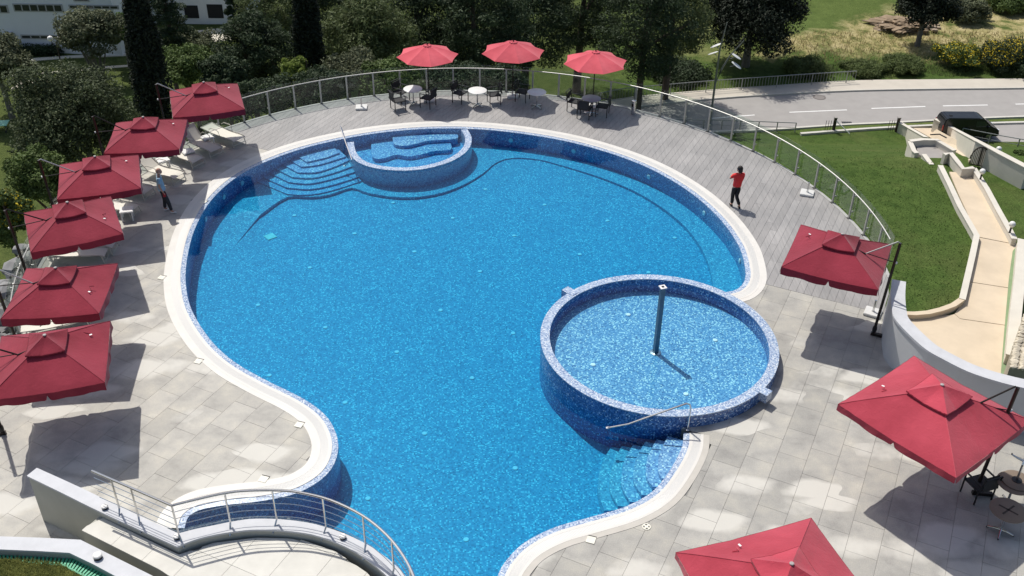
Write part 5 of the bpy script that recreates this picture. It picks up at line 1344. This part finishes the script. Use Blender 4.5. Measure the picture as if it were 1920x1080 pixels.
# right-hand edge: green strip, kerb, planted bank, rough stone wall
flat([(1899, 470), (1906, 462), (1902, 520), (1893, 610), (1886, 710), (1876, 710), (1884, 610), (1892, 520)], LP + .01, .5, 'green_strip', M('green_painted_strip', (.20, .28, .15), .8, var=.08, scale=1.5), path)
kerbwall('bank_kerb', [(1918, 450), (1912, 520), (1903, 600), (1897, 668)], .45, LP + .5, .5, 'white kerb along the right edge beside the green strip', PATHC)
def rubble_wall():
    z = LP + 1.7; P0 = GL([(1893, 690), (1900, 650), (1916, 600), (1935, 560)], z); P1 = [p + Vector((2.4, -.4, 0)) for p in P0]; e = empty('rubble_wall', P0[0]); tag(e, 'rough cream stone wall at the right edge of the picture', 'stone wall')
    RUB = M('cream_rubble_stone', (.58, .52, .41), .9, var=.2, scale=3, bmp=.3, bscale=12, rnd=.12); b = MB(); b.band(P0, P1, 2.5); loc(b.build('core', M('wall_mortar', (.34, .31, .25), .9), e), e)
    r = random.Random(8); n_ = 0
    for i in range(3):
        for u in range(9):
            for w in range(7):
                p = P0[i].lerp(P0[i + 1], (u + .5 + r.uniform(-.15, .15)) / 9).lerp(P1[i].lerp(P1[i + 1], (u + .5) / 9), (w + .4) / 7)
                bm = bmesh.new(); bmesh.ops.create_icosphere(bm, subdivisions=1, radius=1)
                for v in bm.verts: v.co *= r.uniform(.75, 1.1)
                bmesh.ops.scale(bm, vec=(r.uniform(.15, .24), r.uniform(.13, .2), .11), verts=bm.verts); me = bpy.data.meshes.new('stone'); bm.to_mesh(me); bm.free(); me.materials.append(RUB)
                o = link('stone', me, e); o.location = p - P0[0] + Vector((0, 0, .02)); n_ += 1
rubble_wall()
# ------------------------------------------------------------------ vegetation
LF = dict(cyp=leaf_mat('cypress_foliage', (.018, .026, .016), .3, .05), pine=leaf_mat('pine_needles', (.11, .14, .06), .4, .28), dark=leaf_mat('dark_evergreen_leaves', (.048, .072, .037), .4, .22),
          olive=leaf_mat('olive_grey_leaves', (.13, .145, .085), .3, .2), green=leaf_mat('fresh_green_leaves', (.10, .17, .035), .3, .3), shrub=leaf_mat('shrub_leaves', (.10, .145, .045), .35, .2), lime=leaf_mat('yellow_green_leaves', (.20, .26, .06), .3, .3),
          broom=leaf_mat('yellow_broom_flowers', (.62, .48, .03), .25, .2), dusk=leaf_mat('grey_green_leaves', (.085, .108, .056), .45, .25), straw=leaf_mat('straw_grass', (.40, .34, .18), .25, .45), lawn=leaf_mat('lawn_blades', (.075, .12, .035), .3, .5), weed=leaf_mat('weed_leaves', (.14, .18, .07), .35, .45))
BARK = M('bark', (.09, .07, .055), .9, var=.25, scale=5, bmp=.4, bscale=14); BARKG = M('grey_bark', (.16, .145, .125), .9, var=.2, scale=5, bmp=.4, bscale=14)
def leaves(centers, radii, n_each, size, r, up=.3, aspect=.5):
    """leaf-sized rhombs scattered through clumps; returns vertex array"""
    C = np.repeat(np.asarray(centers, float), n_each, 0); Rd = np.repeat(np.asarray(radii, float), n_each, 0); n = len(C)
    d = r.normal(size=(n, 3)); d /= np.linalg.norm(d, axis=1)[:, None]; q = r.uniform(.25, 1, n) ** .5
    P_ = C + d * q[:, None] * Rd
    nr = d * .7 + r.normal(size=(n, 3)) * .6; nr[:, 2] += up; nr /= np.linalg.norm(nr, axis=1)[:, None]
    t = np.cross(nr, r.normal(size=(n, 3))); t /= np.linalg.norm(t, axis=1)[:, None]; s = np.cross(nr, t)
    L_ = size * r.uniform(.6, 1.3, n)[:, None]; w = L_ * aspect
    return np.stack([P_ - t * L_, P_ + s * w, P_ + t * L_, P_ - s * w], 1).reshape(-1, 3)
def leaf_obj(name, V_, mat, parent):
    n = len(V_) // 4; me = bpy.data.meshes.new(name); me.vertices.add(len(V_)); me.vertices.foreach_set('co', V_.astype(np.float32).ravel())
    me.loops.add(4 * n); me.loops.foreach_set('vertex_index', np.arange(4 * n, dtype=np.int32)); me.polygons.add(n); me.polygons.foreach_set('loop_start', np.arange(0, 4 * n, 4, dtype=np.int32))
    try: me.polygons.foreach_set('loop_total', np.full(n, 4, np.int32))
    except Exception: pass
    me.update(calc_edges=True); me.materials.append(mat); return link(name, me, parent)
def tree(kind, px, py, Y, py_top, wpx, label, mat='dark', cat='tree', name=None, seed=1, dens=1.0, group='trees and shrubs below the terrace', flowers=None, trunk=True, leaf=.17, base=None, stems=1):
    """px,py: a picture point on the axis at the crown's lower end; Y: distance; py_top: where its top shows; wpx: its width in photo pixels"""
    Y = Y or T(px, py).y; r = np.random.default_rng(seed); q = atY(px, py, Y); gz = height(q.x, Y) if base is None else base
    zb = max(q.z, gz + .1); zt = z_for(q.x, Y, py_top); depth = Y * _c + (HC - zb) * _s; wid = wpx * depth / FOC
    e = empty(name or ('cypress_tree' if kind == 'cypress' else 'pine_tree' if kind == 'pine' else 'shrub' if kind == 'shrub' else 'broadleaf_tree'), (q.x, Y, gz)); tag(e, label, cat, group)
    h = zt - zb; zb -= gz; zt -= gz; cz = (zb + zt) / 2
    a = wid / 2
    if kind == 'cypress':
        n = int(460 * dens); t = r.uniform(0, 1, n) ** .85; rad = a * np.clip(1.15 * (1 - t) ** .55, .08, 1) * (1 - .25 * (t < .06)); ang = r.uniform(0, 6.283, n); rr = rad * r.uniform(.15, .95, n) ** .6
        C = np.c_[rr * np.cos(ang), rr * np.sin(ang), zb + t * h]; Rd = np.c_[.34 + 0 * t, .34 + 0 * t, .75 + 0 * t] * (.6 + .5 * (1 - t))[:, None]
        V_ = leaves(C, Rd, int(70), leaf * .6, r, .1, .4)
    elif kind == 'pine':
        n = int(95 * dens); t = r.uniform(0, 1, n); prof = np.sin(np.pi * np.clip(.18 + .80 * t, 0, 1)) ** .7; ang = r.uniform(0, 6.283, n); rr = a * prof * r.uniform(.15, 1, n) ** .6
        C = np.c_[rr * np.cos(ang), rr * np.sin(ang), zb + t * h]; s_ = a * .26 * r.uniform(.7, 1.35, n); Rd = np.c_[s_, s_, s_ * .55]
        V_ = leaves(C, Rd, int(150), leaf * .8, r, .35, .30)
    else:
        n = int(85 * dens); d = r.normal(size=(n, 3)); d /= np.linalg.norm(d, axis=1)[:, None]; d[:, 2] = np.where(d[:, 2] < -.6, -d[:, 2], d[:, 2]); q_ = r.uniform(.35, .9, n) ** .6
        lob = 1 + .24 * np.sin(3 * np.arctan2(d[:, 1], d[:, 0]) + seed) * np.cos(2.3 * d[:, 2] + seed) + .20 * np.sin(7 * d[:, 0] + 5 * d[:, 2] + seed * 2)
        C = d * (q_ * lob)[:, None] * np.array([a * .9, a * .9, h / 2 * .9]); C[:, 2] += cz; s_ = a * .27 * r.uniform(.65, 1.3, n); Rd = np.c_[s_, s_, s_ * .8]
        V_ = leaves(C, Rd, int(190), leaf * .72, r, .3, .5)
    leaf_obj('crown', V_, LF[mat], e)
    if flowers:
        up_ = C[C[:, 2] > cz]; Vf = leaves(up_, Rd[C[:, 2] > cz] * 1.05, 24 if seed == 16 else 60, leaf * .6, r, .8, .6); leaf_obj('flowers', Vf, LF[flowers], e)
    if trunk:
        tr = .10 + a * .05; b = MB(); lean = r.uniform(-.06, .06, 2) * (zb + h * .6)
        top = Vector((lean[0], lean[1], zb + h * (.85 if kind != 'tree' else .6)))
        b.tube([(0, 0, -.3), (lean[0] * .3, lean[1] * .3, top.z * .35), (lean[0] * .7, lean[1] * .7, top.z * .7), top], [tr * 1.3, tr, tr * .75, tr * .25], 8); b.build('trunk', BARK if kind != 'tree' else BARKG, e, True)
        for k in range(stems - 1):
            aa_ = 6.283 * k / (stems - 1) + seed; b = MB(); b.tube([(0, 0, -.2), (math.cos(aa_) * a * .18, math.sin(aa_) * a * .18, zb * .6), (math.cos(aa_) * a * .45, math.sin(aa_) * a * .45, zb + h * .3)], [tr * .8, tr * .6, tr * .3], 7); b.build('stem', BARKG, e, True)
        if kind != 'cypress':
            for k in range(5):
                c_ = C[(k * 17) % len(C)]; z0 = min(c_[2] * .75, top.z * .8); f = z0 / top.z; b = MB(); b.tube([(lean[0] * f, lean[1] * f, z0), (c_[0] * .5, c_[1] * .5, (z0 + c_[2]) / 2 + .1), tuple(c_)], [tr * .5, tr * .35, tr * .15], 6); b.build('branch', BARK if kind != 'tree' else BARKG, e, True)
    return e
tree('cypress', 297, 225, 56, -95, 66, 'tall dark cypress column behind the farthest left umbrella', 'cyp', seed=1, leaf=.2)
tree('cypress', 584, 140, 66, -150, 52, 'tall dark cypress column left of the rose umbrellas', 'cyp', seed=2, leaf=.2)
tree('tree', 178, 108, 92, 18, 128, 'rounded grey-green olive tree in front of the white building', 'olive', seed=3, leaf=.2, dens=1.3, stems=5)
tree('tree', 8, 165, 84, 72, 118, 'rounded grey-green tree at the left picture edge', 'olive', seed=4, leaf=.2, dens=1.2)
tree('tree', 236, 90, 97, 26, 62, 'fresh green tree squeezed between olive tree and cypress', 'green', seed=5, leaf=.2)
tree('pine', 318, 108, 84, -40, 84, 'dark pine right of the big cypress', 'dark', seed=6, dens=1.3)
tree('shrub', 372, 118, 88, 58, 84, 'olive green bush below the pale garage courtyard', 'olive', seed=7, trunk=False)
tree('shrub', 362, 156, 76, 92, 110, 'green bush above the farthest left umbrella', 'shrub', seed=8)
tree('pine', 484, 150, 68, 30, 140, 'broad dark tree left of the second cypress', 'dark', seed=9, dens=1.6)
tree('pine', 515, 90, 84, -60, 130, 'tall pine reaching the top edge beside the second cypress', 'pine', seed=10, dens=1.2)
tree('shrub', 556, 152, 62, 112, 52, 'yellow green bush at the foot of the second cypress', 'lime', seed=11, leaf=.14)
tree('shrub', 425, 175, 60, 108, 90, 'dark low bush behind the fence near the first umbrella', 'dark', seed=12)
tree('tree', 158, 330, 58, 118, 225, 'large dense dark tree filling the left behind the umbrellas', 'dusk', seed=13, dens=2.6, leaf=.14)
tree('tree', 96, 330, 60, 228, 96, 'dark leafy tree at the left edge beside the green park table', 'dusk', seed=14, dens=1.2, leaf=.14)
tree('shrub', 98, 400, 52, 278, 120, 'loose green shrub behind the third left umbrella', 'shrub', seed=15, dens=1.3, leaf=.14)
tree('shrub', 30, 470, 47, 352, 90, 'shrub with yellow flowers at the left edge', 'shrub', seed=16, flowers='broom', leaf=.13)
tree('shrub', 240, 235, 62, 190, 80, 'fresh green bush between the first and second left umbrellas', 'shrub', seed=17, leaf=.14)
tree('pine', 690, 128, 72, 5, 190, 'sunlit pine with light branch tips behind the leftmost rose umbrella', 'pine', seed=18, dens=1.8, leaf=.2)
tree('pine', 790, 105, 80, -80, 210, 'tall dark pine behind the leftmost rose umbrella', 'dark', seed=19, dens=1.9, leaf=.2)
tree('pine', 900, 125, 76, -60, 190, 'tall dark pine between two rose umbrellas', 'dark', seed=20, dens=1.8, leaf=.2)
tree('pine', 985, 105, 86, -70, 190, 'dark pine behind the middle rose umbrella', 'dark', seed=21, dens=1.7, leaf=.2)
tree('pine', 1085, 75, 92, -80, 190, 'dark pine towering behind the rightmost rose umbrella', 'dark', seed=22, dens=1.6, leaf=.2)
tree('pine', 1200, 132, 84, -60, 170, 'dark pine with a leaning trunk near the road railing', 'dark', seed=23, dens=1.5, leaf=.2)
tree('pine', 1255, 95, 90, -70, 150, 'pine with lighter hanging branches above the road railing', 'pine', seed=24, dens=1.3, leaf=.2)
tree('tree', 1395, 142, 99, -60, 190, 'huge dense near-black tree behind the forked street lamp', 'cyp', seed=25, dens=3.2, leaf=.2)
tree('shrub', 1265, 165, 96, 128, 120, 'low dark hedge bush behind the road railing', 'dark', seed=26, leaf=.18)
tree('shrub', 665, 150, 62, 108, 120, 'grey green bush behind the glass left of the tables', 'olive', seed=27, leaf=.14)
tree('shrub', 610, 190, 56, 140, 110, 'dark shrub seen through the glass fence', 'dark', seed=28, leaf=.14)
tree('shrub', 500, 215, 55, 158, 130, 'dark shrub behind the fence corner near the flat lounger', 'dark', seed=29, leaf=.14)
tree('shrub', 735, 175, 58, 120, 110, 'mid green shrub behind the leftmost white table', 'shrub', seed=30, leaf=.14)
tree('shrub', 850, 180, 60, 132, 150, 'dark shrub behind the sunlit table', 'dark', seed=31, leaf=.14, dens=1.3)
tree('shrub', 940, 170, 64, 135, 100, 'dark shrub behind the middle umbrella pole', 'dark', seed=32, leaf=.14)
tree('tree', 1728, 52, 106, -40, 112, 'round dark tree with a short trunk in the dry meadow', 'cyp', seed=33, dens=1.8, leaf=.2, name='meadow_tree')
tree('shrub', 1792, 124, None, 86, 84, 'yellow flowering broom bush left of the pair', 'shrub', seed=34, flowers='broom', trunk=False, leaf=.16)
tree('shrub', 1884, 130, None, 84, 120, 'large bush with yellow flowers at the right meadow edge', 'dark', seed=35, flowers='broom', trunk=False, leaf=.16)
tree('shrub', 1512, 138, None, 115, 84, 'dark green bush beside the railing end', 'weed', seed=36, trunk=False, leaf=.16)
tree('shrub', 1692, 130, None, 112, 84, 'green bush at the middle of the roadside verge', 'weed', seed=37, trunk=False, leaf=.16)
tree('shrub', 1620, 136, None, 124, 80, 'low weedy bush on the roadside verge', 'weed', seed=38, trunk=False, leaf=.16)
tree('shrub', 1812, 36, None, 2, 80, 'blue green bush behind the round meadow tree', 'olive', seed=39, trunk=False, leaf=.2)
tree('shrub', 1892, 20, None, -14, 90, 'dark bush at the top right corner', 'shrub', seed=40, trunk=False, leaf=.2)
tree('shrub', 1916, 300, 62, 288, 26, 'small clipped bush by the access railing', 'shrub', seed=41, trunk=False, leaf=.1)
tree('pine', 448, 60, 100, -30, 44, 'slim pine at the right end of the pale garages', 'dark', seed=42, leaf=.2)
tree('pine', 640, 40, 96, -90, 130, 'dark pine at the top edge right of the second cypress', 'dark', seed=43, dens=1.3, leaf=.2)
# roadside weeds and straw tufts
r = np.random.default_rng(77)
W_ = [T(r.uniform(1450, 1930), r.uniform(122, 147)) for _ in range(5200)]
W_ = [p for p in W_ if math.sin(p.x * .9) + math.sin(p.x * .37 + 1.3) + math.sin(p.y * 1.1) > -.2]
pts_ = [tuple(p) for p in W_]
o = tufts('roadside_weeds', pts_, .32, .04, LF['weed'], 5); tag(o, 'green weeds along the far verge of the road', 'weeds')
pts_ = [tuple(T(r.uniform(1480, 1930), r.uniform(60, 122))) for _ in range(3000)]
o = tufts('dry_grass', pts_, .35, .05, LF['straw'], 6); tag(o, 'dry mown grass lying on the meadow', 'grass')
pts_ = []
for _ in range(9000):
    p = T(r.uniform(1330, 1920), r.uniform(248, 590)); q = pix(p)
    if q[0] > 1700 + max(0, (430 - q[1]) * -.2) and q[1] > 300 and q[0] > 1755 - (310 - q[1]) * .5 and q[0] > 1830 - abs(q[1] - 440) * .45 - 25: continue
    if q[1] < 300 and q[0] > 1695: continue
    pts_.append(tuple(p))
o = tufts('lawn_tufts', pts_, .07, .03, LF['lawn'], 7); tag(o, 'short tufts of dark green lawn on the slope', 'grass')
# earth heap with stones in the meadow
p = T(1690, 48); heap = empty('earth_heap', p); tag(heap, 'brown earth heap with stones in the meadow beside the round tree', 'earth heap')
EARTH = M('brown_earth', (.30, .225, .15), .95, var=.25, scale=1.2, bmp=.6, bscale=6); rr = random.Random(4)
from mathutils import noise as mn
bm = bmesh.new(); bmesh.ops.create_icosphere(bm, subdivisions=5, radius=1)
for v in bm.verts:
    n_ = mn.fractal(v.co * 2.3, .8, 2.1, 5); v.co = Vector((v.co.x * 3.4, v.co.y * 1.9, max(-.3, v.co.z) * .75)) * (1 + .45 * n_)
me = bpy.data.meshes.new('mound'); bm.to_mesh(me); bm.free(); me.materials.append(EARTH); link('mound', me, heap)
EST = M('brown_grey_stone', (.36, .29, .22), .95, var=.25, scale=2, rnd=.2)
for k in range(46):
    bm = bmesh.new(); bmesh.ops.create_icosphere(bm, subdivisions=1, radius=1)
    for v in bm.verts: v.co *= rr.uniform(.7, 1.15)
    me = bpy.data.meshes.new('stone'); bm.to_mesh(me); bm.free(); me.materials.append(EST); o = link('stone', me, heap); s = rr.uniform(.12, .36); o.scale = (s * 1.2, s, s * .7); an = rr.uniform(0, 6.28); q_ = rr.uniform(.6, 1.25); o.location = (3.4 * q_ * math.cos(an), 2.0 * q_ * math.sin(an), max(.03, .55 * (1.1 - q_)))

# ------------------------------------------------------------------ park on the left: paths, lamps, table, buildings
PZ0 = -20
ppath = struct(empty('park_path'))
def drape(pts, name, mat, par_, dz=.05):
    b = MB(); b.slab(TL(pts, dz), .3); return b.build(name, mat, par_)
PP = M('pale_park_path', (.62, .58, .48), .85, var=.06, scale=.6)
drape([(-20, 139), (60, 137.5), (130, 131), (200, 124), (262, 120), (262, 123), (200, 128), (130, 135), (60, 141), (-20, 143)], 'path_strip', PP, ppath)
drape([(-20, 112), (60, 109), (130, 104), (262, 98), (262, 103), (130, 108.5), (60, 114), (-20, 117)], 'path_strip', PP, ppath)
drape([(20, 166), (40, 152), (68, 150), (58, 166)], 'path_pad', PP, ppath)
drape([(340, 60), (420, 52), (440, 74), (350, 84)], 'courtyard', PP, ppath)
def park_lamp(px, py, py_top, n, label):
    p = T(px, py); e = empty('park_lamp', p); tag(e, label, 'street lamp', 'globe lamps in the park'); h = z_for(p.x, p.y, py_top) - p.z
    MB().tube([(0, 0, 0), (0, 0, h * .85)], [.09, .05], 8).build('post', IRON, e, True)
    for k in range(n):
        x = (k - (n - 1) / 2) * .95
        MB().tube([(0, 0, h * .80), (x * .6, 0, h * .78), (x, 0, h * .86)] if n > 1 else [(0, 0, h * .8), (0, 0, h * .88)], .04, 6).build('arm', IRON, e, True)
        b = MB(); ell(b, (x, 0, h * .86 + .26), (.27, .27, .27), 16, 12); b.build('globe', bpy.data.materials['opal_globe'], e, True)
park_lamp(118, 133, 68, 2, 'park lamp with two white globes before the white building'); park_lamp(75, 170, 114, 1, 'park lamp with a single globe beside the left round tree')
p = T(0, 246); e = empty('park_table', p, R(10)); tag(e, 'mint green park table at the left picture edge', 'table'); MINT = M('mint_green_paint', (.30, .66, .46), .5)
for k in range(4): MB().box((0, -.45 + .3 * k, .74), (1.7, .28, .05)).build('plank', MINT, e)
for x in (-.6, .6): MB().bar((x, -.4, 0), (x, .4, .7), .09).build('leg', DARK, e); MB().bar((x, .4, 0), (x, -.4, .7), .088).build('leg', DARK, e)
BW = M('white_building_render', (.80, .80, .80), .85, var=.04, scale=.4); WINF = M('grey_window_frame', (.42, .41, .40), .6); PANE = M('dark_window_glass', (.025, .03, .032), .12, 0, var=.2, spec=.6); DOORG = M('dark_garage_opening', (.02, .02, .02), .8)
def facade(name, Y, x0p, x1p, ytop, label, wins, depth=9.0, tilt=0.0, ybase=100):
    A, B_ = atY(x0p, ybase, Y), atY(x1p, ybase, Y + tilt); gz = min(height(A.x, Y), height(B_.x, Y)) - .3; d = Vector((B_.x - A.x, B_.y - A.y, 0)); L_ = d.length; ang = math.atan2(d.y, d.x)
    e = empty(name, (A.x, A.y, gz), ang); tag(e, label, 'building'); top = z_for(A.x, A.y, ytop) - gz
    MB().box((L_ / 2, depth / 2, top / 2), (L_, depth, top)).build('wall', BW, e); MB().box((L_ / 2, depth / 2, top + .15), (L_ + .5, depth + .5, .3)).build('roof', GREY_C, e)
    inv = Matrix.Rotation(-ang, 3, 'Z')
    def local(px, py):
        # where the sight line meets the facade plane
        rd = Vector(ray(px, py)); o_ = Vector((0, 0, HC)); nrm = Vector((-math.sin(ang), math.cos(ang), 0)); t = (Vector((A.x, A.y, 0)) - o_).dot(nrm) / rd.dot(nrm); w = o_ + rd * t; q = inv @ (w - Vector((A.x, A.y, gz))); return q.x, q.z
    for (wx0, wy0, wx1, wy1, n, nm) in wins:
        X0, Z1 = local(wx0, wy0); X1, Z0 = local(wx1, wy1)
        if X1 < X0: X0, X1 = X1, X0
        if nm == 'window':
            f = MB().box(((X0 + X1) / 2, -.02, (Z0 + Z1) / 2), (X1 - X0 + .16, .10, Z1 - Z0 + .16)).build('window', WINF, e)
            for k in range(n):
                w = (X1 - X0) / n; MB().box((X0 + w * (k + .5), -.075, (Z0 + Z1) / 2), (w - .14, .04, Z1 - Z0 - .06)).build('pane', PANE, f)
        else:
            MB().box(((X0 + X1) / 2, -.02, (Z0 + Z1) / 2), (X1 - X0, .06, Z1 - Z0)).build(nm, DOORG if nm != 'air_conditioner' else BW, e)
            if nm == 'air_conditioner':
                MB().box(((X0 + X1) / 2, -.25, (Z0 + Z1) / 2), (X1 - X0, .4, Z1 - Z0)).build(nm, WINF, e)
    return e
facade('white_building', 100, -40, 229, -30, 'long white building with strip windows behind the park at upper left', [(25, 8, 118, 21, 6, 'window'), (-30, 10, 16, 23, 3, 'window'), (130, 10, 222, 16, 6, 'window'), (138, -6, 166, 1, 1, 'window'), (40, 66, 112, 72, 4, 'window'), (-30, 68, 30, 74, 3, 'window'), (12, 59, 26, 66, 1, 'air_conditioner')])
facade('garage_building', 109, 236, 470, -40, 'pale building with dark garage openings above the courtyard', [(344, 10, 374, 34, 1, 'garage_opening'), (387, 8, 420, 34, 1, 'garage_opening'), (446, 22, 470, 40, 1, 'garage_opening')], ybase=80)
facade('white_block', 116, 527, 562, -40, 'narrow white block with one small dark window beside the second cypress', [(537, 17, 555, 24, 1, 'window')], ybase=60)
p = T(60, 100); b = MB(); e = empty('hedge', p); tag(e, 'dark hedge strip along the foot of the white building', 'hedge')
rr2 = np.random.default_rng(9); C = np.array([tuple(T(-20 + 135 * k / 40, 104 - 5 * (k % 3) / 3) + Vector((0, 0, .5)) - p) for k in range(40)]); leaf_obj('foliage', leaves(C, np.full((40, 3), .6), 110, .12, rr2), LF['dark'], e)
# stones of the retaining bank outside the left fence
bank = empty('rock_bank', fpt(186, .9, -.6)); tag(bank, 'grey rock bank outside the glass at the left edge', 'rocks'); RK = M('grey_rock', (.24, .24, .24), .9, var=.25, scale=2, bmp=.4, bscale=8, rnd=.15)
rr = random.Random(12)
for k in range(46):
    a = 174 + 24 * rr.random(); q = fpt(a, rr.uniform(.45, 1.5), rr.uniform(-.9, -.35)) - bank.location
    bm = bmesh.new(); bmesh.ops.create_icosphere(bm, subdivisions=1, radius=1)
    for v in bm.verts: v.co *= rr.uniform(.75, 1.15)
    me = bpy.data.meshes.new('rock'); bm.to_mesh(me); bm.free(); me.materials.append(RK); o = link('rock', me, bank); o.location = q; s = rr.uniform(.2, .38); o.scale = (s * 1.3, s, s * .8); o.rotation_euler = (0, 0, rr.uniform(0, 3))
MB().box((0, 0, -1.3), (1.2, 6, 1.2), R(186)).build('bank_core', RK, bank)
